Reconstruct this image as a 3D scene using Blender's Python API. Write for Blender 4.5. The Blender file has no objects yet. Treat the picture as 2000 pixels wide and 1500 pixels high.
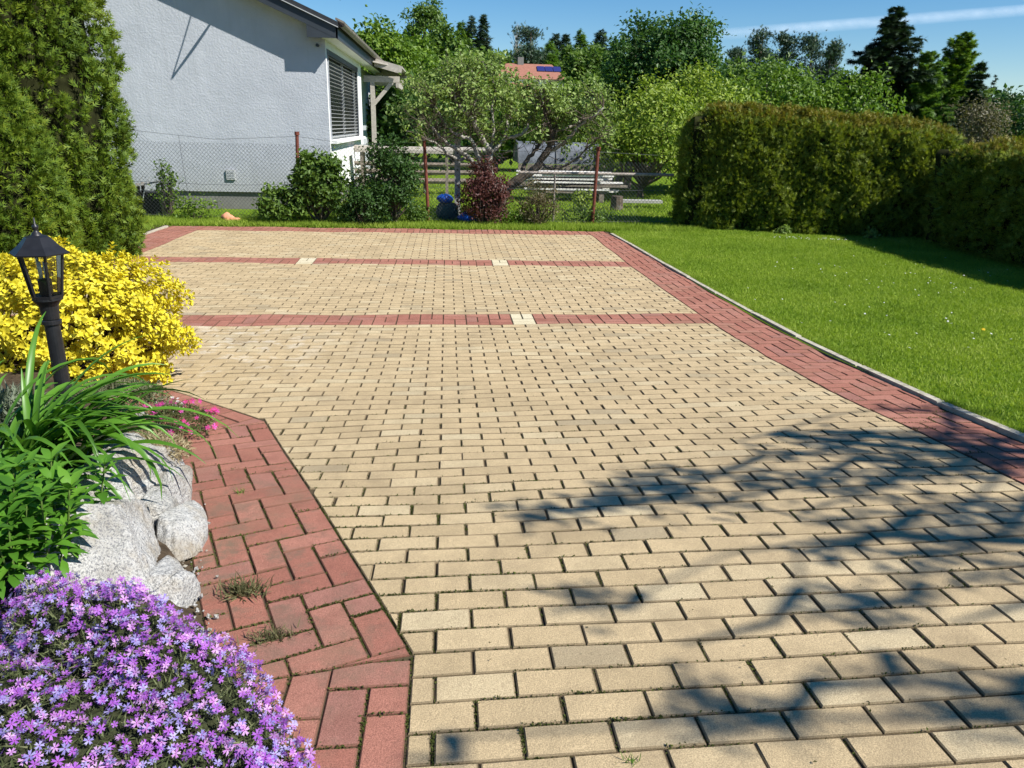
import bpy, math, random
import numpy as np
from mathutils import Matrix, Vector
rng = np.random.default_rng(7)
random.seed(7)
SC = bpy.context.scene
COL = SC.collection
R = math.radians

# ---------------------------------------------------------------- camera
CAM = (0.0, 0.0, 1.72)
YAW, PITCH, ROLL = R(5.085), R(18.723), math.atan(.0245)
_cy, _sy, _cp, _sp, _cr, _sr = math.cos(YAW), math.sin(YAW), math.cos(PITCH), math.sin(PITCH), math.cos(ROLL), math.sin(ROLL)
_Rt = Vector((_cy, -_sy, 0)); _Fh = Vector((_sy, _cy, 0)); _U = Vector((0, 0, 1))
_F = _Fh * _cp - _U * _sp; _Up = _Fh * _sp + _U * _cp
_X = _Rt * _cr + _Up * _sr; _Y = _Up * _cr - _Rt * _sr
cam = bpy.data.cameras.new('camera'); cam_ob = bpy.data.objects.new('camera', cam); COL.objects.link(cam_ob)
cam.sensor_width = 36; cam.lens = 36 * 1490 / 2000; cam.clip_start = .05; cam.clip_end = 20000
m = Matrix.Identity(4)
for i, a in enumerate((_X, _Y, -_F)):
    for j in range(3): m[j][i] = a[j]
m.translation = Vector(CAM)
cam_ob.matrix_world = m
SC.camera = cam_ob

# ---------------------------------------------------------------- light
SUN = Vector((.85, -.52, 1.0)).normalized()
world = bpy.data.worlds.new('World'); SC.world = world; world.use_nodes = True
wn = world.node_tree
bg = wn.nodes['Background']
sky = wn.nodes.new('ShaderNodeTexSky'); sky.sky_type = 'NISHITA'; sky.sun_disc = False
sky.sun_elevation = math.asin(SUN.z); sky.sun_rotation = math.atan2(SUN.x, SUN.y)
sky.air_density = 1.0; sky.dust_density = .1; sky.ozone_density = 4.0; sky.altitude = 500
hs = wn.nodes.new('ShaderNodeHueSaturation'); hs.inputs['Saturation'].default_value = 1.32; wn.links.new(sky.outputs[0], hs.inputs['Color']); wn.links.new(hs.outputs[0], bg.inputs[0]); bg.inputs[1].default_value = .074
sl = bpy.data.lights.new('sun', 'SUN'); sl.energy = 4.8; sl.angle = R(.53); sl.color = (1.0, .972, .905)
so = bpy.data.objects.new('sun', sl); COL.objects.link(so); so.rotation_euler = SUN.to_track_quat('Z', 'Y').to_euler()
so.location = (20, -6, 22)
SC.view_settings.view_transform = 'Standard'; SC.view_settings.look = 'None'
SC.view_settings.exposure = .73; SC.view_settings.gamma = 1; SC.view_settings.use_curve_mapping = False
SC.render.engine = 'CYCLES'
SC.cycles.max_bounces = 6; SC.cycles.diffuse_bounces = 3; SC.cycles.glossy_bounces = 2
SC.cycles.transmission_bounces = 4; SC.cycles.transparent_max_bounces = 8
SC.cycles.caustics_reflective = False; SC.cycles.caustics_refractive = False

# ---------------------------------------------------------------- helpers
def props(o, label=None, cat=None, group=None, kind=None):
    if label: o['label'] = label
    if cat: o['category'] = cat
    if group: o['group'] = group
    if kind: o['kind'] = kind
    return o

def mesh(name, V, faces, mats, smooth=False, fmat=None):
    """faces: one (M,k) int array or a list of them."""
    if not isinstance(faces, (list, tuple)): faces = [faces]
    faces = [np.asarray(f, dtype=np.int32) for f in faces if len(f)]
    V = np.asarray(V, dtype=np.float32).reshape(-1, 3)
    me = bpy.data.meshes.new(name)
    me.vertices.add(len(V)); me.vertices.foreach_set('co', V.ravel())
    tot = np.concatenate([np.full(len(f), f.shape[1], np.int32) for f in faces])
    idx = np.concatenate([f.ravel() for f in faces])
    me.loops.add(len(idx)); me.loops.foreach_set('vertex_index', idx)
    me.polygons.add(len(tot))
    st = np.concatenate([[0], np.cumsum(tot)[:-1]]).astype(np.int32)
    me.polygons.foreach_set('loop_start', st); me.polygons.foreach_set('loop_total', tot)
    me.polygons.foreach_set('use_smooth', np.full(len(tot), bool(smooth)))
    if not isinstance(mats, (list, tuple)): mats = [mats]
    for mm in mats: me.materials.append(mm)
    if fmat is not None: me.polygons.foreach_set('material_index', np.asarray(fmat, np.int32))
    me.update(calc_edges=True); me.validate()
    return me

def add(name, me, parent=None, loc=None, **kw):
    o = bpy.data.objects.new(name, me); COL.objects.link(o)
    if parent is not None: o.parent = parent
    if loc is not None: o.location = loc
    return props(o, **kw)

def thing(name, label, cat, loc=(0, 0, 0), group=None, rotz=0):
    o = bpy.data.objects.new(name, None); COL.objects.link(o)
    o.location = loc; o.rotation_euler = (0, 0, rotz); o.empty_display_size = .1
    return props(o, label, cat, group)

class MB:
    """collects vertices and faces of one mesh"""
    def __init__(s): s.v = []; s.f = {}; s.n = 0
    def raw(s, V, *fs):
        V = np.asarray(V, float).reshape(-1, 3)
        for f in fs:
            f = np.asarray(f, int)
            if len(f): s.f.setdefault(f.shape[1], []).append(f + s.n)
        s.v.append(V); s.n += len(V); return s
    def box(s, c, d, rot=None):
        c = np.asarray(c, float); h = np.asarray(d, float) / 2
        V = np.array([(x, y, z) for z in (-1, 1) for y in (-1, 1) for x in (-1, 1)]) * h
        if rot is not None: V = V @ np.asarray(rot).T
        return s.raw(V + c, [(0, 2, 3, 1), (4, 5, 7, 6), (0, 1, 5, 4), (2, 6, 7, 3), (0, 4, 6, 2), (1, 3, 7, 5)])
    def beam(s, a, b, w, h, up=(0, 0, 1)):
        a = np.asarray(a, float); b = np.asarray(b, float); d = b - a; L = np.linalg.norm(d); d = d / L
        u = np.asarray(up, float); x = np.cross(d, u); x /= np.linalg.norm(x); z = np.cross(x, d)
        return s.box((a + b) / 2, (w, L, h), np.stack([x, d, z], 1))
    def tube(s, P, rad, n=6, cap=True):
        V, F = tube(P, rad, n); s.raw(V, F)
        if cap: s.f.setdefault(n, []).append(np.array([list(range(n))[::-1]]) + s.n - len(V)); s.f[n].append(np.array([list(range(n))]) + s.n - n)
        return s
    def lathe(s, prof, n=12, c=(0, 0, 0), rot0=0.):
        P = np.array(prof, float); a = np.arange(n) * 2 * np.pi / n + rot0
        V = np.stack([np.outer(P[:, 0], np.cos(a)), np.outer(P[:, 0], np.sin(a)), np.repeat(P[:, 1][:, None], n, 1)], 2).reshape(-1, 3) + np.asarray(c)
        F = [(i * n + j, i * n + (j + 1) % n, (i + 1) * n + (j + 1) % n, (i + 1) * n + j) for i in range(len(P) - 1) for j in range(n)]
        s.raw(V, F); return s
    def mesh(s, name, mat, smooth=False):
        return mesh(name, np.concatenate(s.v), [np.concatenate(f) for f in s.f.values()], mat, smooth)

def tube(P, rad, n=6):
    P = np.asarray(P, float); k = len(P); rad = np.broadcast_to(np.asarray(rad, float), (k,))
    T = np.gradient(P, axis=0); T /= np.linalg.norm(T, axis=1)[:, None] + 1e-9
    ref = np.array([0, 0, 1.]) if abs(T[0, 2]) < .9 else np.array([1., 0, 0])
    X = np.zeros_like(P); x = np.cross(T[0], ref); x /= np.linalg.norm(x)
    for i in range(k):
        x = x - T[i] * np.dot(x, T[i]); x /= np.linalg.norm(x) + 1e-9; X[i] = x
    Y = np.cross(T, X); a = np.arange(n) * 2 * np.pi / n
    V = P[:, None] + rad[:, None, None] * (X[:, None] * np.cos(a)[None, :, None] + Y[:, None] * np.sin(a)[None, :, None])
    i = np.arange(k - 1)[:, None] * n; j = np.arange(n)[None]; j2 = (j + 1) % n
    F = np.stack([i + j, i + j2, i + n + j2, i + n + j], 2).reshape(-1, 4)
    return V.reshape(-1, 3), F

def tubes(lines, n=4):
    mb = MB()
    for P, r in lines: mb.tube(P, r, n, cap=False)
    return mb

def unit(a): return a / (np.linalg.norm(a, axis=-1, keepdims=True) + 1e-9)

def scatter(tv, tf, P, Nn, S, G=None, jit=0.):
    """copies of a template: local z -> Nn, local y -> G (growth) or random; returns V, faces"""
    P = np.asarray(P, float); k = len(P); tv = np.asarray(tv, float); tf = np.asarray(tf, int)
    Z = unit(np.asarray(Nn, float))
    G = rng.normal(size=(k, 3)) if G is None else np.asarray(G, float)
    Yv = G - Z * (G * Z).sum(1, keepdims=True); Yv = unit(Yv); Xv = np.cross(Yv, Z)
    S = np.broadcast_to(np.asarray(S, float).reshape(-1, 1) if np.ndim(S) else S, (k, 1))
    V = P[:, None] + S[:, None] * (tv[None, :, 0:1] * Xv[:, None] + tv[None, :, 1:2] * Yv[:, None] + tv[None, :, 2:3] * Z[:, None])
    if jit: V = V + rng.normal(size=V.shape) * jit
    F = (tf[None] + (np.arange(k) * len(tv))[:, None, None]).reshape(-1, tf.shape[1])
    return V.reshape(-1, 3), F

# leaf templates (y = growth, z = normal)
LEAF2 = (np.array([(0, 0, 0), (-.3, .45, .09), (0, 1, -.08), (.3, .45, .09)]), np.array([(0, 3, 2), (0, 2, 1)]))
OVAL = (np.array([(0, 0, 0), (-.27, .3, .07), (-.24, .65, .06), (0, 1, -.12), (.24, .65, .06), (.27, .3, .07), (0, .5, -.01)]),
        np.array([(0, 6, 1), (1, 6, 2), (2, 6, 3), (3, 6, 4), (4, 6, 5), (5, 6, 0)]))
LANCE = (np.array([(0, 0, 0), (-.13, .3, .05), (-.12, .62, .0), (0, 1, -.22), (.12, .62, .0), (.13, .3, .05), (0, .35, .0), (0, .65, -.05)]),
         np.array([(0, 6, 1), (1, 6, 7), (1, 7, 2), (2, 7, 3), (3, 7, 4), (4, 7, 5), (5, 7, 6), (5, 6, 0)]))
def _spray():
    V = []; F = []
    for y0, a, L in ((0, 0, 1.0), (.12, .75, .5), (.12, -.75, .5), (.32, .7, .48), (.32, -.7, .48), (.55, .62, .36), (.55, -.62, .36)):
        d = np.array((math.sin(a), math.cos(a))); nrm = np.array((d[1], -d[0])) * .07
        b = np.array((0, y0)); t = b + d * L; mid = b + d * L * .55
        i = len(V)
        V += [(*b, 0), (*(mid + nrm), .02), (*t, -.06), (*(mid - nrm), .02)]
        F += [(i, i + 1, i + 2), (i, i + 2, i + 3)]
    return np.array(V, float), np.array(F)
SPRAY = _spray()
def _spray3():
    V = []; F = []
    for y0, a, L in ((0, 0, 1.0), (.1, .8, .6), (.1, -.8, .6), (.42, .65, .5), (.42, -.65, .5)):
        d = np.array((math.sin(a), math.cos(a))); nrm = np.array((d[1], -d[0])) * .085
        b = np.array((0, y0)); t = b + d * L; i = len(V)
        V += [(*(b + nrm), 0), (*t, -.08), (*(b - nrm), 0)]; F += [(i, i + 1, i + 2)]
    return np.array(V, float), np.array(F)
SPRAY3 = _spray3()

# ---------------------------------------------------------------- terrain
_K = np.array([(-12, 1.1), (-3, .66), (0, .475), (1.4, .385), (2, .345), (2.5, .308), (3, .266), (3.5, .216), (4, .171), (4.5, .133), (5, .100), (5.5, .072), (6, .050), (6.5, .034), (7, .025), (8.5, .010), (10, 0.), (14, 0.), (900, 0.)])
_T = np.array([(-12, .0245), (3, .0245), (4.3, .0165), (6.4, .0085), (10, -.001), (14, 0), (900, 0.)])
def pch(xs, K):
    x = K[:, 0]; y = K[:, 1]; h = np.diff(x); d = np.diff(y) / h; m = np.zeros_like(x); m[0] = d[0]; m[-1] = d[-1]
    for i in range(1, len(x) - 1):
        if d[i - 1] * d[i] > 0: m[i] = 2 * d[i - 1] * d[i] / (d[i - 1] + d[i])
    xs = np.asarray(xs, float); i = np.clip(np.searchsorted(x, xs) - 1, 0, len(x) - 2); t = (xs - x[i]) / h[i]
    return (2 * t**3 - 3 * t**2 + 1) * y[i] + (t**3 - 2 * t**2 + t) * h[i] * m[i] + (-2 * t**3 + 3 * t**2) * y[i + 1] + (t**3 - t**2) * h[i] * m[i + 1]
def gz(x, y):
    x = np.asarray(x, float); y = np.asarray(y, float)
    return pch(y, _K) + pch(y, _T) * np.clip(x - .3, -4, 6)
def hz(x, y):
    """ground height everywhere, the hillside behind included"""
    y = np.asarray(y, float); x = np.asarray(x, float); t = np.maximum(0, y - 34)
    return gz(x, np.minimum(y, 14)) * (y < 14) + .105 * t * t / (t + 12) * np.clip(1 - (x - 14) / 55, .42, 1) + .25 * np.sin(x * .21 + y * .13) * np.clip((y - 30) / 20, 0, 1)
def dz(x, y):
    """slight settling of the paving"""
    return .004 * np.sin(x * 2.9 + 1) * np.sin(y * 3.7) + .003 * np.sin(x * 5.3 + y * 4.1) - .008 * np.exp(-((y - 5.35) / .18)**2)

def grid(name, xs, ys, zf, mat, smooth=True):
    X, Y = np.meshgrid(xs, ys); Z = zf(X, Y); nx = len(xs)
    V = np.stack([X, Y, Z], 2).reshape(-1, 3)
    i = (np.arange(len(ys) - 1)[:, None] * nx + np.arange(nx - 1)[None]).ravel()
    return mesh(name, V, np.stack([i, i + 1, i + nx + 1, i + nx], 1), mat, smooth)

# ---------------------------------------------------------------- materials
class NT:
    def __init__(s, name):
        s.m = bpy.data.materials.new(name); s.m.use_nodes = True; s.t = s.m.node_tree; s.b = s.t.nodes['Principled BSDF']
        s.out = s.t.nodes['Material Output']
    def n(s, typ, **kw):
        o = s.t.nodes.new('ShaderNode' + typ)
        for k, v in kw.items():
            if k.startswith('i_'): o.inputs[int(k[2:]) if k[2:].isdigit() else k[2:]].default_value = v
            else: setattr(o, k, v)
        return o
    def l(s, a, b): s.t.links.new(a, b)
    def ramp(s, fac, stops):
        r = s.n('ValToRGB'); e = r.color_ramp.elements
        while len(e) < len(stops): e.new(.5)
        for q, (p, c) in zip(e, stops): q.position = p; q.color = (*c, 1)
        s.l(fac, r.inputs[0]); return r.outputs[0]
    def noise(s, scale, detail=3., rough=.55, vec=None, out=0):
        q = s.n('TexNoise'); q.inputs['Scale'].default_value = scale; q.inputs['Detail'].default_value = detail; q.inputs['Roughness'].default_value = rough
        if vec is not None: s.l(vec, q.inputs['Vector'])
        return q.outputs[out]
    def math(s, op, a, b=None, c=None):
        q = s.n('Math', operation=op)
        for i, v in enumerate((a, b, c)):
            if v is None: continue
            if isinstance(v, (int, float)): q.inputs[i].default_value = v
            else: s.l(v, q.inputs[i])
        return q.outputs[0]
    def mix(s, fac, a, b, typ='MIX'):
        q = s.n('Mix', data_type='RGBA', blend_type=typ)
        for i, v in ((0, fac), (6, a), (7, b)):
            if isinstance(v, (int, float)): q.inputs[i].default_value = v
            elif isinstance(v, tuple): q.inputs[i].default_value = (*v, 1)
            else: s.l(v, q.inputs[i])
        return q.outputs[2]
    def pos(s): return s.n('NewGeometry').outputs['Position']
    def rnd(s):
        g = s.n('NewGeometry').outputs['Random Per Island']; o = s.n('ObjectInfo').outputs['Random']
        return s.math('FRACT', s.math('ADD', g, o))
    def bump(s, h, strength=.3, dist=.01):
        q = s.n('Bump'); q.inputs['Strength'].default_value = strength; q.inputs['Distance'].default_value = dist
        s.l(h, q.inputs['Height']); s.l(q.outputs[0], s.b.inputs['Normal']); return q
    def set(s, rough=.6, spec=.3, metal=0.):
        s.b.inputs['Roughness'].default_value = rough; s.b.inputs['Specular IOR Level'].default_value = spec; s.b.inputs['Metallic'].default_value = metal

def leaf_mat(name, stops, trans=.35, rough=.5, spec=.3, patch=1.2, amt=.5, tcol=(1.15, 1.25, .6)):
    t = NT(name); t.set(rough, spec)
    f = t.math('ADD', t.math('MULTIPLY', t.rnd(), 1 - amt), t.math('MULTIPLY', t.math('SUBTRACT', t.math('MULTIPLY', t.noise(patch, 2., vec=t.pos()), 1.9), .45), amt))
    c = t.ramp(f, stops); t.l(c, t.b.inputs['Base Color'])
    tr = t.n('BsdfTranslucent'); t.l(t.mix(1., c, tcol, 'MULTIPLY'), tr.inputs[0])
    mx = t.n('MixShader'); mx.inputs[0].default_value = trans
    t.l(t.b.outputs[0], mx.inputs[1]); t.l(tr.outputs[0], mx.inputs[2]); t.l(mx.outputs[0], t.out.inputs[0])
    return t.m

def plain(name, col, rough=.6, spec=.3, metal=0., var=.15, scale=8., bump=0., bscale=60., dirt=None):
    t = NT(name); t.set(rough, spec, metal); p = t.pos()
    n = t.noise(scale, 4., vec=p)
    a = tuple(x * (1 - var) for x in col); b = tuple(min(1, x * (1 + var)) for x in col)
    c = t.ramp(n, [(.3, a), (.7, b)])
    if dirt: c = t.mix(t.math('MULTIPLY', t.math('GREATER_THAN', t.noise(scale * .4, 5., .7, vec=p), .58), .5), c, dirt)
    t.l(c, t.b.inputs['Base Color'])
    if bump: t.bump(t.noise(bscale, 4., vec=p), bump, .01)
    return t.m

def paver_mat(name, tones, speck, eff=None, stain=.35, edge=False, effcol=(.66, .6, .5)):
    t = NT(name); t.set(.9, .15); p = t.pos()
    c = t.ramp(t.rnd(), tones)
    fine = t.noise(300, 3., .75, vec=p); c = t.mix(.8, c, t.ramp(fine, [(.33, tuple(x * .45 for x in speck)), (.5, speck), (.66, tuple(min(1, x * 1.6) for x in speck))]), 'OVERLAY')
    mid = t.noise(9, 5., .65, vec=p); c = t.mix(t.math('MULTIPLY', t.ramp(mid, [(.45, (0, 0, 0)), (.75, (1, 1, 1))]), stain), c, tuple(x * .5 for x in tones[0][1]))
    big = t.noise(.9, 3., vec=p); c = t.mix(t.math('MULTIPLY', big, .35), c, tuple(x * .72 for x in tones[1][1]))
    if eff:
        q = t.n('VectorMath', operation='DISTANCE'); t.l(p, q.inputs[0]); q.inputs[1].default_value = eff
        e = t.math('MULTIPLY', t.math('MAXIMUM', t.math('SUBTRACT', 1., t.math('DIVIDE', q.outputs['Value'], 1.5)), 0.), t.ramp(t.noise(7, 6., .7, vec=p), [(.5, (0, 0, 0)), (.62, (1, 1, 1))]))
        c = t.mix(t.math('MULTIPLY', e, .8), c, effcol)
    if edge: c = t.mix(.58, c, (.075, .058, .036))
    else:
        bl = t.noise(2.2, 4., .7, vec=p); c = t.mix(t.math('MULTIPLY', t.ramp(bl, [(.52, (0, 0, 0)), (.72, (1, 1, 1))]), .38), c, (.20, .15, .095))
    t.l(c, t.b.inputs['Base Color'])
    t.bump(t.math('ADD', fine, t.math('MULTIPLY', t.noise(60, 3., vec=p), .8)), .6, .004)
    return t.m

M = {}
M['cream'] = paver_mat('cream_concrete', [(0, (.42, .318, .184)), (.3, (.475, .360, .210)), (.75, (.505, .384, .225)), (.94, (.53, .43, .27)), (1, (.34, .27, .17))], (.5, .5, .5), eff=(-2.0, 5.9, .05))
M['red'] = paver_mat('red_concrete', [(0, (.30, .122, .088)), (.4, (.35, .147, .105)), (.8, (.385, .175, .128)), (1, (.30, .145, .115))], (.5, .5, .5), stain=.5, eff=(-.85, 2.3, .3), effcol=(.16, .12, .085))
M['pale'] = paver_mat('pale_concrete', [(0, (.58, .5, .33)), (.5, (.62, .54, .37)), (1, (.6, .53, .38))], (.5, .5, .5), stain=.2)
for _k, _a in (('cream', dict(eff=(-2.0, 5.9, .05))), ('red', dict(stain=.4)), ('pale', {})):
    _st = {'cream': [(0, (.42, .315, .18)), (1, (.48, .37, .22))], 'red': [(0, (.32, .112, .085)), (1, (.36, .14, .105))], 'pale': [(0, (.58, .5, .33)), (1, (.6, .53, .38))]}[_k]
    M[_k + '_edge'] = paver_mat(_k + '_dirty_edge', _st, (.5, .5, .5), edge=True)
def joint_mat():
    t = NT('joint_sand'); t.set(.95, .1); p = t.pos()
    c = t.ramp(t.noise(3.5, 5., .7, vec=p), [(.35, (.065, .046, .03)), (.55, (.09, .066, .04)), (.7, (.06, .062, .022))])
    t.l(c, t.b.inputs['Base Color']); t.bump(t.noise(300, 2., vec=p), .6, .004); return t.m
M['joint'] = joint_mat()
def grass_ground():
    t = NT('grass_ground'); t.set(.9, .1); p = t.pos()
    n = t.math('ADD', t.math('MULTIPLY', t.noise(.8, 5., .65, vec=p), .65), t.math('MULTIPLY', t.noise(14, 4., .7, vec=p), .45))
    t.l(t.ramp(n, [(.33, (.075, .14, .008)), (.5, (.125, .215, .012)), (.68, (.18, .26, .02))]), t.b.inputs['Base Color'])
    t.bump(t.noise(90, 4., .7, vec=p), .9, .03); return t.m
M['grassground'] = grass_ground()
M['soil'] = plain('garden_soil', (.07, .05, .032), .95, .1, var=.4, scale=30, bump=.8, bscale=80)
M['edging'] = plain('grey_concrete_edging', (.42, .38, .30), .9, .15, var=.25, scale=14, bump=.3, bscale=120, dirt=(.2, .18, .12))
# ---------------------------------------------------------------- the ground
def ground_z(x, y):
    z = hz(x, y)
    return z - .07 * ((y < 13.5) & (x > -9) & (x < 14))
gx = np.unique(np.concatenate([np.linspace(-160, -14, 24), np.arange(-13, 15.1, .5), np.linspace(16, 180, 26)]))
gy = np.unique(np.concatenate([np.arange(-12, 13.1, .5), [13.45, 13.55], np.arange(14, 36, 1.), np.linspace(37, 260, 50)]))
add('ground', grid('ground', gx, gy, ground_z, M['grassground']), kind='structure')

lx = np.concatenate([[2.90], np.arange(3.05, 14.1, .25)])
def lawn_z(x, y): return gz(x, np.minimum(y, 14)) + .006 + .012 * np.sin(x * 1.7 + y * .9) * np.clip((x - 3) / 2, 0, 1)
add('lawn', grid('lawn', lx, np.arange(-4, 14.6, .25), lawn_z, M['grassground']), kind='structure')

# ---------------------------------------------------------------- paving
ROW, LEN = .1016, .209
XL, XR, Y0, Y1, Y2, Y3, Y4, Y5 = -4.03, 2.42, 6.62, 7.03, 9.83, 10.225, 12.83, 13.34
CH = [np.array(p) for p in ((-.10, -3.), (-.10, 1.74), (-1.01, 4.03), (-4.03, 6.86), (-4.03, 13.34))]
KERB = np.array([(2.85, -4), (2.85, 3.28), (2.92, 4.34), (2.95, 5.28), (2.955, 7.3), (2.93, 9.15), (2.90, 10.31), (2.86, 11.68), (2.77, 13.5)])
def kerb_x(y): return np.interp(y, KERB[:, 1], KERB[:, 0])

def clip(poly, n, c):
    """keep the side of dot(n,p) >= c"""
    out = []; k = len(poly)
    for i in range(k):
        a, b = poly[i], poly[(i + 1) % k]; da, db = n[0] * a[0] + n[1] * a[1] - c, n[0] * b[0] + n[1] * b[1] - c
        if da >= 0: out.append(a)
        if da * db < 0: t = da / (da - db); out.append((a[0] + t * (b[0] - a[0]), a[1] + t * (b[1] - a[1])))
    return out
def area(p):
    return .5 * abs(sum(p[i][0] * p[(i + 1) % len(p)][1] - p[(i + 1) % len(p)][0] * p[i][1] for i in range(len(p)))) if len(p) > 2 else 0
def rect(x0, y0, x1, y1): return [(x0, y0), (x1, y0), (x1, y1), (x0, y1)]

halves = []                                   # right side of the chain, per segment
for a, b in zip(CH[:-1], CH[1:]):
    d = (b - a) / np.linalg.norm(b - a); n = np.array((d[1], -d[0])); halves.append((n, float(n @ a), a, b, d))
def clip_field(p):
    """brick of the pale field cut along the inner line of the border"""
    best = []
    for n, c, *_ in halves[:3]:
        q = clip(p, n, c + .004)
        if area(q) > area(best): best = q
    if best: best = clip(best, (1, 0), XL + .004)
    if best: best = clip(best, (-1, 0), -(XR - .004))
    return best

pieces = []                                   # (polygon, kind, whole)
J = lambda s=.0012: random.gauss(0, s)
def rows(y_hi, n, pitch, k0, drift=0.):
    for k in range(n):
        y1 = y_hi - k * pitch; y0 = y1 - pitch
        off = (.17 if (k + k0) % 2 else .2745) + drift
        for i in range(-22, 13):
            x0 = off + i * LEN
            if x0 > XR or x0 + LEN < XL: continue
            full = rect(x0 + .0036 + J(), y0 + .0026 + J(.0009), x0 + LEN - .0036 + J(), y1 - .0028 + J(.0009))
            p = clip_field(full)
            if area(p) > .0003: pieces.append((p, 'cream', abs(area(p) - area(full)) < 1e-6))
rows(Y0, 80, ROW, 0)
n_mid = 28; rows(Y2, n_mid, (Y2 - Y1) / n_mid, 1, .0)
n_far = 26; rows(Y4, n_far, (Y4 - Y3) / n_far, 0, -.03)

def band(y0, y1, pale=(), extra=False):
    """cross band: cells as wide as one brick, soldiers and stretchers in changing order"""
    T = y1 - y0; i0 = int((XL - .2745) // LEN) - 1
    for i in range(i0, 14):
        x0 = .2745 - .1045 + i * LEN; x1 = x0 + LEN
        if x1 < XL or x0 > XR: continue
        kind = 'pale' if any(x0 <= q < x1 for q in pale) else 'red'
        lay = random.choice(((.5, .25, .25), (.25, .5, .25), (.25, .25, .5), (.25, .5, .25))) if not extra else random.choice(((.2, .4, .4), (.4, .2, .4), (.4, .4, .2)))
        y = y0
        for s in lay:
            ya, yb = y, y + s * T; y = yb
            if s > .3: rs = [rect(x0 + .003 + J(), ya + .002, x0 + LEN / 2 - .003 + J(), yb - .002), rect(x0 + LEN / 2 + .003 + J(), ya + .002, x1 - .003 + J(), yb - .002)]
            else: rs = [rect(x0 + .003 + J(), ya + .002, x1 - .003 + J(), yb - .002)]
            for p in rs:
                q = clip_field(p)
                if area(q) > .0012: pieces.append((q, kind, False))
band(Y0, Y1, (.69,)); band(Y2, Y3, (-1.80, .66)); band(Y4, Y5, (), True)

U = .1037
def herring(u0, u1, v0, v1):
    """90 degree herringbone over a strip, as local rectangles"""
    for i in range(int(u0 / U) - 2, int(u1 / U) + 3):
        for j in range(int(v0 / U) - 2, int(v1 / U) + 3):
            s = (i - j) % 4; g = .0031
            if s == 0: yield rect(i * U + g + J(), j * U + g + J(), (i + 2) * U - g + J(), (j + 1) * U - g + J())
            elif s == 3: yield rect(i * U + g + J(), j * U + g + J(), (i + 1) * U - g + J(), (j + 2) * U - g + J())
BW = .49
for si, (n, c, a, b, d) in enumerate(halves):
    L = np.linalg.norm(b - a); left = -n; w = BW if si < 3 else .56
    cuts = []
    if si > 0: dp = halves[si - 1][4]; bis = d + dp; bis /= np.linalg.norm(bis); cuts.append((bis, bis @ a + .003))
    if si < 3: dn = halves[si + 1][4]; bis = d + dn; bis /= np.linalg.norm(bis); cuts.append((-bis, -(bis @ b) + .003))
    else: cuts.append((np.array((0., -1)), -Y5))
    sh = rng.uniform(0, 4) * U
    for q in herring(-.7 + sh, L + .7 + sh, 0, w):
        p = [tuple(a + d * (u - sh) + left * v) for u, v in q]
        if p[0][1] > 14: continue
        p = clip(p, tuple(left), float(left @ a) + .003)
        if p: p = clip(p, tuple(-left), -(float(left @ a) + w))
        for cn, cc in cuts:
            if p: p = clip(p, tuple(cn), float(cc))
        if area(p) > .0009: pieces.append((p, 'red', False))
for q in herring(-3, Y5, 0, .56):
    p = [(XR + .003 + v, u) for u, v in q][::-1]
    p = clip(p, (1, 0), XR + .003)
    if p: p = clip(p, (0, -1), -Y5)
    if p: p = clip(p, (-1, 0), -(float(kerb_x(p[0][1])) - .038))
    if area(p) > .0009: pieces.append((p, 'red', False))

def ccw(p):
    s = sum(p[i][0] * p[(i + 1) % len(p)][1] - p[(i + 1) % len(p)][0] * p[i][1] for i in range(len(p)))
    return p if s > 0 else p[::-1]
def prism(p, cham=.0037, depth=.04):
    """bevelled slab over polygon p (local coords), top at z = 0"""
    p = np.array(ccw(p)); k = len(p); c = p.mean(0)
    e = np.roll(p, -1, 0) - p; el = np.linalg.norm(e, axis=1)
    keep = el > .004; p = p[keep]; k = len(p)
    if k < 3: return None
    e = unit(np.roll(p, -1, 0) - p); nin = np.stack([-e[:, 1], e[:, 0]], 1); npv = np.roll(nin, 1, 0)
    bis = unit(nin + npv); w = cham / np.clip((bis * nin).sum(1), .45, 1)
    ins = p + bis * w[:, None]
    V = np.concatenate([np.c_[ins, rng.normal(0, .0006, k)], np.c_[p, np.full(k, -cham * .9)], np.c_[p, np.full(k, -depth)]])
    i = np.arange(k); j = (i + 1) % k
    sides = np.concatenate([np.stack([i + k, j + k, j, i], 1), np.stack([i + 2 * k, j + 2 * k, j + k, i + k], 1)])
    return V, i[None], sides, [0] + [1] * len(sides)

drv = add('driveway', None, kind='structure')
bx = np.concatenate([np.arange(-4.62, 2.8, .2), [2.9]])
by = np.concatenate([np.arange(-3, 13.3, .15), [Y5 + .01]])
bed = grid('driveway_bed', bx, by, lambda X, Y: gz(X, Y) + dz(X, Y) - .0065 - .001 * (Y < 4), M['joint'])
brd = add('driveway_border', None, kind='structure')

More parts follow.
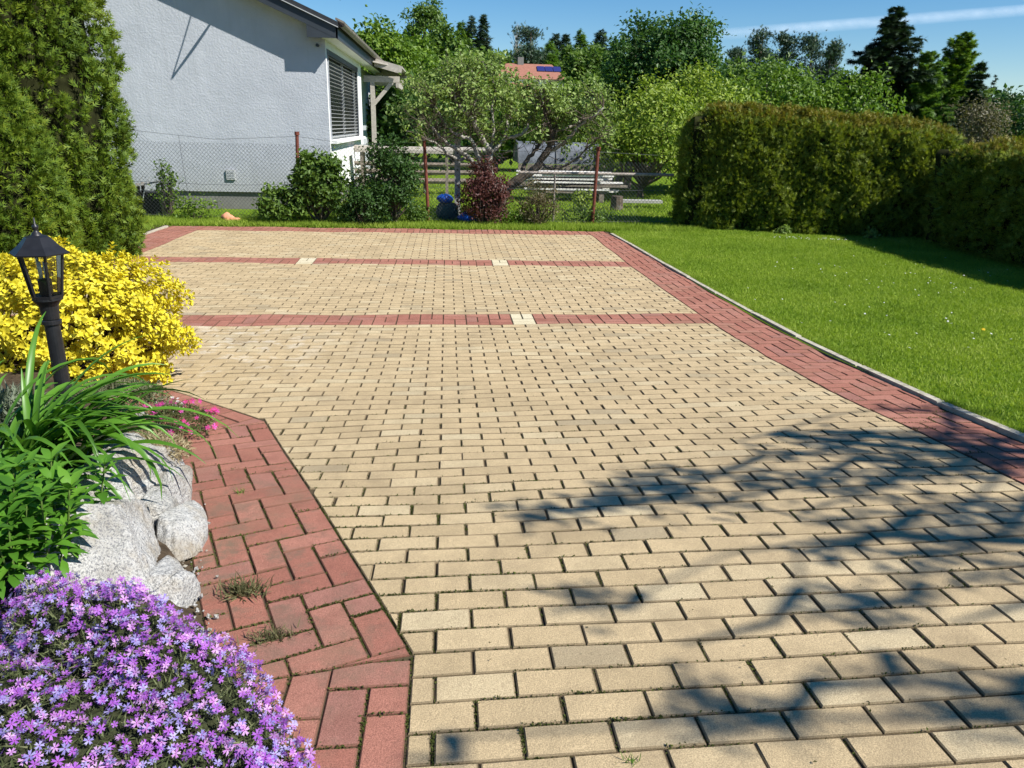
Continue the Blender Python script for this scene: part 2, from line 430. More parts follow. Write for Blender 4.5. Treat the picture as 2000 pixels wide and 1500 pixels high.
def place(p, whole=False):
    c = (np.min(p, 0) + np.max(p, 0)) / 2 if whole else np.mean(p, 0); x, y = c; h = .05
    z = float(gz(x, y) + dz(x, y)); gxx = float(gz(x + h, y) + dz(x + h, y) - gz(x - h, y) - dz(x - h, y)) / (2 * h); gyy = float(gz(x, y + h) + dz(x, y + h) - gz(x, y - h) - dz(x, y - h)) / (2 * h)
    return c, z + random.gauss(0, .0007), gxx + random.gauss(0, .004), gyy + random.gauss(0, .005)
def visible(c, z):
    v = Vector((c[0], c[1], z)) - Vector(CAM); zc = v.dot(_F)
    if zc < .3: return None
    u, w = v.dot(_X) / zc * 1490, v.dot(_Y) / zc * 1490
    return zc if abs(u) < 1000 and abs(w) < 750 else None
def hidden_by_bed(c):
    n, cc, a, b, d = halves[0]
    return c[0] < -.42 and c[1] < 1.7
info = []
for p, kind, whole in pieces:
    c, z, sx, sy = place(p, whole); info.append((p, kind, whole, c, z, sx, sy, visible(c, z)))
chosen = {}
for grp, kinds in (('field', ('cream',)), ('border', ('red', 'pale'))):
    ids = [i for i, q in enumerate(info) if q[1] in kinds and q[7] and not hidden_by_bed(q[3])]
    ids.sort(key=lambda i: info[i][7] - .4 * area(info[i][0]) / .02)
    for i in ids[:298]: chosen[i] = grp
whole_meshes = []
for k in range(10):
    pr = prism(rect(-LEN / 2 + .0036 + J(), -ROW / 2 + .0028 + J(.0008), LEN / 2 - .0036 + J(), ROW / 2 - .0028 + J(.0008)))
    V, t, s, fm = pr; whole_meshes.append(mesh('paver', V, [t, s], [M['cream'], M['cream_edge']], fmat=fm))
acc = {'cream': [], 'red': [], 'pale': []}
drv.data = None
for i, (p, kind, whole, c, z, sx, sy, vz) in enumerate(info):
    if i in chosen:
        o = None
        par = drv if chosen[i] == 'field' else brd
        if whole: me = random.choice(whole_meshes)
        else:
            pr = prism([(a - c[0], b - c[1]) for a, b in p])
            if pr is None: continue
            V, t, s, fm = pr; me = mesh('paver', V, [t, s], [M[kind], M[kind + '_edge']], fmat=fm)
        o = add('paver', me, par)
        o.matrix_world = Matrix(((1, 0, 0, c[0]), (0, 1, 0, c[1]), (sx, sy, 1, z), (0, 0, 0, 1)))
        nrm = Vector((-sx, -sy, 1)).normalized(); q = Vector((0, 0, 1)).rotation_difference(nrm)
        o.matrix_world = Matrix.Translation((c[0], c[1], z)) @ q.to_matrix().to_4x4()
        if kind == 'pale': o['label'] = 'cream paver set among the red ones'
    else:
        pr = prism([(a - c[0], b - c[1]) for a, b in p])
        if pr is None: continue
        V, t, s, fm = pr; V = V.copy(); V[:, 2] += z + V[:, 0] * sx + V[:, 1] * sy; V[:, 0] += c[0]; V[:, 1] += c[1]
        acc[kind].append((V, t, s))
add('bedding_sand', bed, drv)
def joined(name, kind):
    Vs, tops, sides, off = [], {}, [], 0
    for V, t, sd in acc[kind]:
        Vs.append(V); tops.setdefault(t.shape[1], []).append(t + off); sides.append(sd + off); off += len(V)
    tops = [np.concatenate(q) for q in tops.values()]; sides = np.concatenate(sides); nt = sum(len(q) for q in tops)
    return mesh(name, np.concatenate(Vs), tops + [sides], [M[kind], M[kind + '_edge']], fmat=[0] * nt + [1] * len(sides))
add('paver_field', joined('paver_field', 'cream'), drv, kind='stuff')
add('paver_border', joined('paver_border', 'red'), brd, kind='stuff')
if acc['pale']: add('cream_marker_pavers', joined('cream_marker_pavers', 'pale'), brd, kind='stuff')

# edging stones along the lawn and along the far left side
edg = add('driveway_edging', None, kind='structure')
def edging(P, w=.05):
    P = np.array(P, float); s = np.concatenate([[0], np.cumsum(np.linalg.norm(np.diff(P, axis=0), axis=1))])
    for k in range(int(s[-1])):
        a = np.array([np.interp(k + .004, s, P[:, i]) for i in (0, 1)]); b = np.array([np.interp(k + .996, s, P[:, i]) for i in (0, 1)])
        d = (b - a) / np.linalg.norm(b - a); n = np.array((d[1], -d[0])) * w / 2
        off = n * random.uniform(-.12, .12)
        pts = [a - n + off, a + n + off, b + n + off, b - n + off]; top = .018 + random.uniform(-.004, .004); mb = MB()
        zs = [float(gz(*q)) for q in pts]
        ins = [q + (np.mean(pts, 0) - q) / np.linalg.norm(np.mean(pts, 0) - q) * .012 for q in pts]
        V = [(*q, z + top) for q, z in zip(ins, zs)] + [(*q, z + top - .008) for q, z in zip(pts, zs)] + [(*q, z - .12) for q, z in zip(pts, zs)]
        f = [(i + 4 * r + 4, (i + 1) % 4 + 4 * r + 4, (i + 1) % 4 + 4 * r, i + 4 * r) for r in (0, 1) for i in range(4)]
        mb.raw(V, [(0, 1, 2, 3)], f)
        add('edging_stone', mb.mesh('edging_stone', M['edging']), edg)
edging([(x, y) for x, y in KERB])
edging([(-4.62, 7.2), (-4.62, 13.4)])

# moss and grit in the joints
def moss():
    P = []
    for p, kind, whole, c, z, sx, sy, vz in info:
        if not vz or vz > 5.5: continue
        k = len(p); dens = max(0, 1 - vz / 5.5)
        near = 1.0 + 2.2 * (kind == 'red') + 2.0 * np.exp(-((c[0] - halves[1][2][0]) / .5)**2) * (c[1] < 3)
        for i in range(k):
            a, b = np.array(p[i]), np.array(p[(i + 1) % k]); L = np.linalg.norm(b - a)
            cl = (math.sin(c[0] * 7 + c[1] * 5 + i * 2) + math.sin(c[0] * 3.1 - c[1] * 8.7)) * .5
            if cl < -.45: continue
            m_ = rng.poisson(L * 480 * dens * near * (.25 + max(cl, 0)))
            if m_:
                out = (b - a) / L; out = np.array((out[1], -out[0]))
                q = a + (b - a) * rng.random((m_, 1)) + out * rng.normal(.003, .003, (m_, 1)); P.append(np.c_[q, np.full(m_, z - .0065)])
    P = np.concatenate(P); k = len(P)
    V, F = scatter(*LEAF2, P, rng.normal(size=(k, 3)) * .7 + (0, 0, .6), rng.uniform(.003, .0095, k), np.c_[rng.normal(size=(k, 2)), np.abs(rng.normal(size=k))])
    return mesh('joint_moss', V, F, M['moss'])
M['moss'] = leaf_mat('joint_moss', [(0, (.03, .03, .012)), (.5, (.06, .075, .018)), (.85, (.11, .13, .03)), (1, (.16, .13, .06))], .2, .8, .1)
add('joint_moss', moss(), kind='stuff')
# ---------------------------------------------------------------- house
def stucco():
    t = NT('grey_blue_stucco'); t.set(.95, .1); p = t.pos(); sx = t.n('SeparateXYZ'); t.l(p, sx.inputs[0])
    c = t.ramp(t.noise(1.6, 5., .6, vec=p), [(.3, (.415, .435, .47)), (.7, (.485, .505, .54))])
    mp = t.n('Mapping'); mp.inputs['Scale'].default_value = (7, 7, .5); t.l(p, mp.inputs[0])      # faint rain streaks
    c = t.mix(t.math('MULTIPLY', t.ramp(t.noise(1., 4., .6, vec=mp.outputs[0]), [(.52, (0, 0, 0)), (.75, (1, 1, 1))]), .22), c, (.30, .31, .32))
    sp = t.n('MapRange'); t.l(sx.outputs[2], sp.inputs[0]); sp.inputs[1].default_value = .95; sp.inputs[2].default_value = .34   # splash dirt along the foot
    c = t.mix(t.math('MULTIPLY', t.math('MULTIPLY', sp.outputs[0], t.noise(5, 5., .7, vec=p)), .5), c, (.27, .25, .22))
    t.l(c, t.b.inputs['Base Color']); t.bump(t.math('ADD', t.noise(26, 4., vec=p), t.math('MULTIPLY', t.noise(5, 3., vec=p), .8)), .8, .01); return t.m
M['stucco'] = stucco()
M['white_wall'] = plain('white_plaster', (.80, .80, .78), .9, .15, var=.03, scale=4, bump=.2, bscale=60)
M['plinth'] = plain('grey_plinth_render', (.20, .195, .185), .95, .1, var=.12, scale=5, bump=.3, bscale=50)
M['anthracite'] = plain('anthracite_metal', (.035, .042, .052), .45, .4, var=.1, scale=5)
M['rooftile'] = plain('dark_roof_tile', (.03, .032, .037), .6, .3, var=.2, scale=12)
M['gutter'] = plain('weathered_zinc', (.22, .19, .16), .5, .4, var=.35, scale=9)
M['slat'] = plain('silver_grey_slat', (.46, .47, .47), .4, .45, var=.05)
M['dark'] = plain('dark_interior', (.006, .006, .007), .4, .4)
M['greywood'] = plain('weathered_white_wood', (.40, .36, .31), .85, .2, var=.18, scale=14, bump=.3, bscale=90)
HX, HY = -2.29, 16.0                          # house corner
EAVE_Z, PITCH_R = 3.22, math.tan(R(23))
house = thing('house', 'single storey house with grey stucco gable wall and dark roof', 'house', (HX, HY, 0))
def hp(name, mb, mat, par=house, smooth=False, **kw):
    me = mb.mesh(name, mat, smooth); me.transform(Matrix.Translation((-HX, -HY, 0)))
    return add(name, me, par, **kw)
def rz(x): return 3.40 + (HX - .28 - x) * PITCH_R        # underside of the verge board over the gable
# gable wall: a solid slab with sloping top
xs = [-12.5, HX]; w = MB(); t = .35
zt = [rz(-12.5) + .2, rz(HX) + .08]
w.raw([(xs[0], HY, .34), (xs[1], HY, .34), (xs[1], HY, zt[1]), (xs[0], HY, zt[0]), (xs[0], HY + t, .34), (xs[1], HY + t, .34), (xs[1], HY + t, zt[1]), (xs[0], HY + t, zt[0])],
      [(0, 1, 2, 3), (5, 4, 7, 6), (3, 2, 6, 7), (4, 5, 1, 0), (4, 0, 3, 7)])
hp('gable_wall', w, M['stucco'])
w = MB(); w.box((-7.4, HY + .2, .1), (10.14, .3, .5)); w.box((HX - .2, HY + 3.5, .1), (.3, 6.9, .5)); hp('plinth', w, M['plinth'])
# white side wall with the long window
WY0, WY1, WZ0, WZ1 = 16.12, 21.6, 1.36, 3.04
w = MB(); X = HX - .15; EY = 22.3
w.box((X, (HY + .003 + WY0) / 2, 1.85), (.303, WY0 - HY - .003, 3.02)); w.box((X, (WY1 + EY) / 2, 1.85), (.303, EY - WY1, 3.02))
w.box((X, (WY0 + WY1) / 2, .84), (.297, WY1 - WY0, 1.0)); w.box((X, (WY0 + WY1) / 2, 3.2), (.297, WY1 - WY0, .32))
hp('side_wall', w, M['white_wall'])
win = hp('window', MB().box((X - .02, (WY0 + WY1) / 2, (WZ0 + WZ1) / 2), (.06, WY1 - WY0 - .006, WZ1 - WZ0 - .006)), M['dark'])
w = MB()
for y in (WY0 + .035, (WY0 + WY1) / 2 + .4, WY1 - .035): w.box((X + .03, y, (WZ0 + WZ1) / 2), (.05, .07, WZ1 - WZ0 - .01))
for z in (WZ0 + .035, WZ1 - .035): w.box((X + .032, (WY0 + WY1) / 2, z), (.046, WY1 - WY0 - .02, .07))
hp('frame', w, M['slat'], win)
ns = 21
for i in range(ns):
    z = WZ0 + .05 + (WZ1 - WZ0 - .16) * i / (ns - 1); a = R(9 if i < 13 else 4)
    rot = np.array([(math.cos(a), 0, math.sin(a)), (0, 1, 0), (-math.sin(a), 0, math.cos(a))])
    hp('slat', MB().box((X + .095, (WY0 + WY1) / 2 + .005, z), (.046, WY1 - WY0 - .06, .003), rot), M['slat'], win)
for y in (WY0 + .02, WY1 - .02): hp('blind_rail', MB().box((X + .1, y, (WZ0 + WZ1) / 2), (.05, .03, WZ1 - WZ0 - .02)), M['anthracite'], win)
hp('blind_box', MB().box((X + .1, (WY0 + WY1) / 2, WZ1 - .05), (.09, WY1 - WY0 - .02, .09)), M['anthracite'], win)
hp('sill', MB().box((HX + .03, (WY0 + WY1) / 2, WZ0 - .035), (.20, WY1 - WY0 + .12, .06)), M['white_wall'], win)
# roof: slab following the pitch, verge board, eave box, soffit, gutter, tile ends
RX1 = HX + .30; GY = HY - .31
def slope_pt(x, dzv): return rz(x) + dzv
w = MB(); x0, x1 = -8.6, RX1
w.raw([(x, y, rz(x) + d) for d in (.20, .30) for y in (GY - .03, 31) for x in (x0, x1)], [(0, 2, 3, 1), (4, 5, 7, 6), (0, 1, 5, 4), (2, 6, 7, 3), (0, 4, 6, 2), (1, 3, 7, 5)])
hp('roof', w, M['rooftile'])
w = MB()
w.raw([(x, y, rz(x) + d) for d in (0, .197) for y in (GY, GY + .03) for x in (x0, RX1 - .02)], [(0, 2, 3, 1), (4, 5, 7, 6), (0, 1, 5, 4), (2, 6, 7, 3), (0, 4, 6, 2), (1, 3, 7, 5)])
hp('verge_board', w, M['anthracite'])
w = MB(); w.raw([(x, y, rz(x) + d) for d in (.20, .215) for y in (GY - .045, GY - .032) for x in (x0, RX1)], [(0, 2, 3, 1), (4, 5, 7, 6), (0, 1, 5, 4), (2, 6, 7, 3), (0, 4, 6, 2), (1, 3, 7, 5)])
hp('verge_trim', w, M['slat'])
w = MB(); ez = 3.18
w.raw([(HX - .28, GY + .003, ez), (RX1 - .05, GY + .003, ez), (RX1 - .05, GY + .003, rz(RX1) + .05), (HX - .28, GY + .003, rz(HX - .28) + .02)] +
      [(HX - .28, GY + .05, ez), (RX1 - .05, GY + .05, ez), (RX1 - .05, GY + .05, rz(RX1) + .05), (HX - .28, GY + .05, rz(HX - .28) + .02)],
      [(0, 1, 2, 3), (5, 4, 7, 6), (4, 5, 1, 0), (4, 0, 3, 7), (1, 5, 6, 2)])
hp('eave_box_end', w, M['anthracite'])
hp('soffit', MB().box(((HX + RX1) / 2 - .03, (GY + 31) / 2 + .03, ez + .012), (.30, 31 - GY - .06, .02)), M['white_wall'])
hp('gable_soffit', MB().raw([(x, y, rz(x) + .06) for y in (GY + .03, HY + .05) for x in (x0, HX - .28)], [(0, 2, 3, 1)]), M['white_wall'])
hp('fascia', MB().box((RX1 - .035, (GY + 31) / 2, ez + .12), (.03, 31 - GY, .25)), M['anthracite'])
w = MB(); n = 9
a = np.linspace(np.pi, 2 * np.pi, n); ring = np.c_[RX1 + .06 + .07 * np.cos(a), ez + .25 + .07 * np.sin(a)]
V = [(x, y, z) for y in (GY - .03, 31) for x, z in ring]; w.raw(V, [(i, i + 1, i + 1 + n, i + n) for i in range(n - 1)])
hp('gutter', w, M['gutter'])
w = MB()
for k in range(46):
    y = GY + .1 + k * .32
    w.box((RX1 + .03, y, rz(RX1) + .325), (.16, .26, .035), np.array([(math.cos(R(23)), 0, math.sin(R(23))), (0, 1, 0), (-math.sin(R(23)), 0, math.cos(R(23)))]))
hp('eave_tiles', w, M['gutter'], kind='stuff')
w = MB(); w.box((-4.25, HY - .02, .67), (.17, .03, .19)); hp('vent_cover', w, M['slat'])
w = MB()
for k in range(5): w.box((-4.25, HY - .037, .61 + k * .03), (.13, .008, .008))
hp('vent_louvre', w, M['stucco'])
hp('soffit_fitting', MB().tube([(HX - .14, HY - .07, 3.07), (HX - .14, HY, 3.07)], .03, 8), M['anthracite'])  # small camera-like junction fitting under the soffit, not a lamp
# recessed wall and porch roof behind
w = MB(); w.box((HX - .35, 25.2, 1.6), (.3, 5.6, 3.2)); hp('recessed_wall', w, M['stucco'])
hp('porch_fascia', MB().beam((HX + .35, 22.75, 3.26), (-1.22, 22.75, 3.08), .06, .2), M['greywood']); hp('porch_fascia', MB().beam((HX + .1, 25.9, 3.2), (-1.24, 25.9, 3.07), .1, .14), M['greywood'])
w = MB(); w.raw([(HX, 22.4, 3.3), (-1.2, 22.9, 3.13), (-1.2, 26, 3.13), (HX, 26, 3.3), (HX, 22.4, 3.34), (-1.2, 22.9, 3.17), (-1.2, 26, 3.17), (HX, 26, 3.34)], [(3, 2, 1, 0), (4, 5, 6, 7), (0, 1, 5, 4), (1, 2, 6, 5), (2, 3, 7, 6), (3, 0, 4, 7)]); hp('porch_roof', w, M['greywood'])
for y in (23, 25): hp('porch_beam', MB().beam((HX, y, 2.85), (-1.3, y, 2.85), .12, .16), M['greywood'])
w = MB(); w.beam((-2.02, 23, 2.2), (-1.5, 23, 2.78), .1, .1, up=(0, 1, 0)); hp('porch_brace', w, M['greywood'])
w = MB(); w.box((-2.05, 23, 1.4), (.12, .12, 2.74)); hp('porch_post', w, M['greywood'])
w = MB(); w.box((-1.36, 24, 2.7), (.08, 2.2, .12)); hp('porch_purlin', w, M['greywood'])
# two cables running down to an insulator in front of the gable
ap = np.array((-5.18, HY, 2.41)); S3 = np.array(SUN) / SUN.z
def up_sun(p, t): return tuple(np.array(p) + S3 * t)
cab = MB(); A_ = up_sun(ap, 1.5)
for q in ((-4.83, HY, 3.29), (-4.61, HY, 3.21)):
    B_ = np.array(up_sun(q, 1.5)); A2 = np.array(A_); end = A2 + (B_ - A2) * 3.2
    mid = [A2 + (end - A2) * f - np.array((0, 0, .18)) * math.sin(f * np.pi) * (.5 if q[0] < -4.7 else 1) for f in np.linspace(0, 1, 9)]
    cab.tube(mid, .011, 5)
cab.tube([A_, (A_[0], HY - .3, A_[2] + .02)], .02, 6)
add('overhead_cable', cab.mesh('overhead_cable', M['dark']), label='pair of thin black cables meeting above the gable wall', cat='cable')
w = MB(); w.tube([(-2.1, 17, 4.0), (-1.9, 17.5, 4.35), (-1.2, 19, 5.6), (0, 21, 7.6)], .012, 5)
add('power_line', w.mesh('power_line', M['dark']), label='thin power line rising from the dark roof edge into the sky', cat='power line')

# ---------------------------------------------------------------- chain link fence
M['rust'] = plain('rusty_red_paint', (.15, .045, .03), .8, .25, var=.35, scale=22, bump=.3, bscale=120)
M['wire'] = plain('galvanised_wire', (.10, .103, .108), .6, .3, .3)
FY = 14.3
fence = thing('chain_link_fence', 'sagging chain link fence on rust red posts behind the paving', 'fence', (0, FY, 0))
def fp(name, mb, mat, par=fence, **kw):
    me = mb.mesh(name, mat); me.transform(Matrix.Translation((0, -FY, 0))); return add(name, me, par, **kw)
posts = [((-2.68, FY, -.2), (-2.61, FY, 1.50)), ((-.33, FY, -.2), (-.40, FY, 1.46)), ((2.70, FY, -.2), (2.74, FY, 1.36)), ((-6.6, FY, -.2), (-6.6, FY, 1.55)), ((5.2, FY + 1, -.2), (5.2, FY + 1, 1.4))]
for a, b in posts[:4]:
    mb = MB(); mb.tube([a, b], .03, 10); mb.tube([np.array(b) - (0, 0, .03), np.array(b) + (0, 0, .03)], .042, 10); fp('post', mb, M['rust'])
def top_z(x):
    P = [(-6.6, 1.55), (-5.5, 1.5), (-4.0, 1.37), (-2.61, 1.45), (-1.6, 1.33), (-.4, 1.40), (1.1, 1.28), (2.74, 1.3), (4.2, 1.25)]
    return np.interp(x, [p[0] for p in P], [p[1] for p in P])
mb = MB(); step = .066; rr = .0023
for sgn in (1, -1):
    for x0 in np.arange(-8.2, 4.3 + 1.6, step):
        n = 9; zz = np.linspace(.02, 1.5, n); xx = x0 + sgn * zz * .95 - (1.5 if sgn > 0 else -.1)
        zt = top_z(xx); ok = (zz <= zt + .02) & (xx > -6.6) & (xx < 4.2)
        if ok.sum() < 2: continue
        i = np.where(ok)[0]; P = np.c_[xx[i], FY + .012 * np.sin(xx[i] * 3 + zz[i] * 4) + .003 * sgn, zz[i]]
        mb.tube(P, rr, 3, cap=False)
fp('wire_mesh', mb, M['wire'], kind='stuff')
for z0 in (None, .62, .06):
    xx = np.linspace(-6.6, 4.2, 60); zz = top_z(xx) if z0 is None else np.full(60, z0) + .015 * np.sin(xx * 2)
    fp('tension_wire', MB().tube(np.c_[xx, np.full(60, FY - .004), zz], .003, 4), M['wire'])
fp('repair_wire', MB().tube([(-4.62, FY - .01, 1.42), (-4.60, FY - .01, .9), (-4.56, FY - .01, .35)], .0035, 4), M['wire'])
w = MB(); w.tube([(1.34, 14.55, .90), (2.7, 14.55, .90), (4.25, 14.55, .905)], .028, 8); w.tube([(2.0, 14.55, .0), (2.0, 14.55, .9)], .02, 6)
add('metal_rail', w.mesh('metal_rail', plain('bare_steel_pipe', (.33, .28, .24), .6, .35, var=.25, scale=15)), label='long bare metal pipe lying level across a rusty post', cat='rail')

# ---------------------------------------------------------------- behind the fence
M['concrete'] = plain('pale_concrete_post', (.38, .37, .34), .9, .15, var=.15, scale=12, bump=.3)
w = MB(); w.box((.2, 15, .72), (.11, .11, 1.5))
cp = thing('concrete_post', 'pale square concrete post left of the dark red bush', 'post', (0, 0, 0)); add('shaft', w.mesh('shaft', M['concrete']), cp)
w = MB()
for z in (.35, .62, .9, 1.2): w.box((.2, 14.942, z), (.03, .006, .03))
add('hole', w.mesh('hole', M['dark']), cp)
M['oldwood'] = plain('old_grey_wood', (.22, .185, .15), .9, .15, var=.3, scale=11, bump=.5, bscale=50)
M['palewood'] = plain('bleached_plank', (.72, .69, .65), .85, .2, var=.2, scale=10, bump=.3, bscale=60)
wf = thing('rail_fence', 'low fence of rough horizontal rails behind the apple tree on the left', 'fence', (0, 20, 0))
for z, r_, x1, mm in ((1.10, .07, 1.2, 'greywood'), (.74, .05, .9, 'oldwood'), (.55, .06, .95, 'oldwood'), (.34, .07, .9, 'oldwood')):
    mb = MB(); mb.tube([(-3.2, 0, z + .02), (-1.5, .03, z - .01), (x1, 0, z + .01)], r_, 7); add('rail', mb.mesh('rail', M[mm]), wf)
for x in (-2.6, -.55, .85):
    add('post', MB().tube([(x, .09, -.1), (x, .09, 1.12)], .05, 7).mesh('post', M['oldwood']), wf)
wt = thing('bench_table', 'pale topped garden table by the rail fence', 'table', (-1.0, 19.2, 0))
add('tabletop', MB().box((0, 0, 1.08), (2.3, .6, .07)).mesh('tabletop', M['greywood']), wt)
for x in (-1, 1):
    for y in (-.22, .22): add('leg', MB().box((x, y, .52), (.07, .07, 1.04)).mesh('leg', M['oldwood']), wt)
# stack of planks
st = thing('plank_stack', 'untidy stack of bleached planks behind the apple trunk', 'planks', (3.0, 19, 0))
for i in range(34):
    lay = i // 5; z = .22 + lay * .075; L = random.uniform(1.3, 2.4)
    x = random.uniform(-.25, .25); a = random.gauss(0, .03)
    me = MB().box((0, 0, 0), (L, .14, .035), np.array([(math.cos(a), -math.sin(a), 0), (math.sin(a), math.cos(a), 0), (0, 0, 1.)])).mesh('plank', M[random.choice(('palewood', 'palewood', 'oldwood'))])
    add('plank', me, st, loc=(x, -.36 + (i % 5) * .18 + random.uniform(-.02, .02), z + random.uniform(0, .02)))
for x in (-.7, .7): add('bearer', MB().box((x, 0, .1), (.12, .9, .19)).mesh('bearer', M['oldwood']), st)
# cold frame / low greenhouse
gh = thing('cold_frame', 'low grey cold frame with sloped film lid and board sides', 'cold frame', (3.6, 22, 0))
for i in range(13):
    add('side_board', MB().box((-1.5 + i * .25, 0, .4), (.235, .03, .62)).mesh('side_board', M['oldwood']), gh)
def film():
    t = NT('plastic_film'); t.set(.85, .15); t.l(t.ramp(t.noise(3, 3., vec=t.pos()), [(.35, (.085, .095, .11)), (.7, (.17, .185, .21))]), t.b.inputs['Base Color']); t.bump(t.noise(9, 3., vec=t.pos()), .5, .05); return t.m
mb = MB(); n = 13; a = np.linspace(0, np.pi, n)
V = [(x, .8 - .8 * math.cos(t), .72 + .58 * math.sin(t)) for x in (-1.6, 1.6) for t in a]; mb.raw(V, [(i, i + n, i + n + 1, i + 1) for i in range(n - 1)])
mb.raw([(-1.6, .8 - .8 * math.cos(t), .72 + .58 * math.sin(t)) for t in a], [list(range(n))]); mb.raw([(1.6, .8 - .8 * math.cos(t), .72 + .58 * math.sin(t)) for t in a], [list(range(n))[::-1]])
add('film_cover', mb.mesh('film_cover', film(), True), gh)
for x in (-1.62, -.55, .55, 1.62): add('hoop', MB().tube([(x, .8 - .82 * math.cos(t), .72 + .6 * math.sin(t)) for t in a], .02, 5).mesh('hoop', M['wire']), gh)
M['blue'] = plain('bright_blue_plastic', (.01, .10, .55), .4, .45, var=.25, scale=9)
M['greennet'] = plain('dark_green_net', (.05, .10, .11), .8, .2, var=.5, scale=40, bump=.6, bscale=60)
def lump(name, c, d, mat, seed, amp=.18, sub=4, par=None, flat=0., fine=0.):
    import bmesh
    bm = bmesh.new(); bmesh.ops.create_icosphere(bm, subdivisions=sub, radius=1)
    V = np.array([v.co[:] for v in bm.verts]); F = np.array([[v.index for v in f.verts] for f in bm.faces]); bm.free()
    r_ = np.random.default_rng(seed); n = np.zeros(len(V))
    for f_ in (1.3, 2.4, 4.3, 8):
        k = r_.normal(size=(3, 3)) * f_; n += np.sin(V @ k[0] + r_.uniform(0, 6)) * np.cos(V @ k[1] + r_.uniform(0, 6)) / f_**.8
    if flat:
        for _ in range(13):
            dv = unit(r_.normal(size=3)); s = V @ dv; V = V - np.maximum(s - flat * r_.uniform(.92, 1.1), 0)[:, None] * dv * .92
    if fine:
        for f_ in (11, 17, 29, 47):
            k = r_.normal(size=(3, 3)) * f_ * .6; n += (.9 - 1.8 * np.abs(np.sin(V @ k[0] + r_.uniform(0, 6)) * np.cos(V @ k[1]))) * fine * 11 / f_ / amp
    V = V * (1 + amp * n)[:, None] * np.array(d) 
    V[:, 2] = np.maximum(V[:, 2], -.55 * d[2])
    return add(name, mesh(name, V, F, mat, True), par, loc=c)
bun = thing('net_bundle', 'rolled green net bundle with a blue top by the fence', 'bundle', (-.02, 14.7, 0))
lump('net_roll', (.02, 0, .13), (.22, .18, .22), M['greennet'], 5, .12, 3, bun)
lump('blue_wrap', (-.02, .02, .38), (.15, .13, .10), M['blue'], 6, .16, 3, bun)
props(lump('plastic_sack', (.42, 14.35, .09), (.21, .13, .12), M['blue'], 9, .2, 3), 'crumpled bright blue plastic sack on the grass by the fence', 'sack')
M['bark'] = plain('rough_bark', (.11, .085, .065), .95, .1, var=.45, scale=16, bump=.9, bscale=45, dirt=(.22, .21, .18))
M['limb'] = plain('lichen_grey_bark', (.29, .265, .225), .95, .1, var=.4, scale=18, bump=.7, bscale=60, dirt=(.48, .47, .41))
stp = thing('tree_stump', 'short dark cut tree stump on the back grass', 'stump', (3.74, 17, 0))
add('stump_wood', MB().lathe([(.17, -.05), (.14, .1), (.13, .3), (.0, .3)], 10).mesh('stump_wood', M['bark']), stp)
w = MB(); w.box((4.4, 17.5, .15), (.95, .25, .06)); add('stone_slab', w.mesh('stone_slab', M['concrete']), label='flat pale slab lying beside the stump', cat='slab')
# junk by the left end of the fence
wb = thing('work_trestle', 'dark trestle with a tilted grey board near the thuja', 'trestle', (-5.35, 14.95, 0))
add('board', MB().beam((-.42, 0, .50), (.22, 0, .62), .5, .03).mesh('board', M['concrete']), wb)
for x in (-.3, .05):
    for s in (-.18, .18): add('leg', MB().beam((x, s, -.05), (x + .04, s * .6, .56), .05, .05, up=(0, 1, 0)).mesh('leg', M['oldwood']), wb)
add('bin', MB().box((-.12, .02, .2), (.5, .42, .42)).mesh('bin', M['dark']), wb)
add('cable_loop', MB().tube([(-.3, -.28, .48), (-.24, -.3, .3), (-.14, -.3, .28), (-.1, -.28, .45), (.0, -.26, .66), (-.1, -.26, .7), (-.16, -.26, .62)], .008, 5).mesh('cable_loop', M['slat']), wb)
M['orange'] = plain('faded_orange_cloth', (.62, .27, .16), .9, .15, var=.2, scale=20)
w = lump('cloth', (-3.85, 14.0, .06), (.10, .07, .08), M['orange'], 21, .3, 3); props(w, 'crumpled faded orange cloth in the grass below the plinth', 'cloth')
lump('fold', (.14, -.02, -.02), (.09, .05, .035), M['orange'], 22, .3, 3, w)
# ---------------------------------------------------------------- garden bed
BL = np.array([(-.30, -1.5), (-.38, 1.2), (-.46, 1.5), (-.80, 2.05), (-.95, 2.5), (-1.17, 3.05), (-1.36, 3.5), (-1.56, 3.98), (-2.25, 4.68), (-3.3, 5.65), (-4.66, 7.0), (-4.66, 9.0), (-4.66, 13.5)])
_bs = np.concatenate([[0], np.cumsum(np.linalg.norm(np.diff(BL, axis=0), axis=1))])
def bed_edge(y): return np.interp(y, BL[:, 1], BL[:, 0])
def bed_z(x, y):
    u = np.maximum(bed_edge(y) - np.asarray(x, float), 0); y = np.asarray(y, float)
    h = .05 + .17 * np.clip(1.3 - (y - 3.3) / 5, .25, 1.0) * np.clip(u / .35, 0, 1)**1.4
    return gz(x, y) + h * np.clip((12 - y) / 2, 0, 1) * np.clip((y - 1.5) / .6, .12, 1) + .012 * np.sin(np.asarray(x) * 9) * np.sin(y * 8)
ys = np.linspace(-1.5, 13.4, 90); us = np.array([-.03, 0, .05, .1, .18, .28, .4, .6, .85, 1.2, 1.7, 2.4, 3.2, 4.2, 6])
V = [];
for y in ys:
    for u in us:
        x = float(bed_edge(y)) - u; z = float(bed_z(x, y)) if u > 0 else float(gz(x, y)) - .02 + (.02 if u == 0 else 0)
        V.append((x, y, z))
i = (np.arange(len(ys) - 1)[:, None] * len(us) + np.arange(len(us) - 1)[None]).ravel()
add('garden_bed', mesh('garden_bed', V, np.stack([i + 1, i, i + len(us), i + len(us) + 1], 1), M['soil'], True), kind='structure')

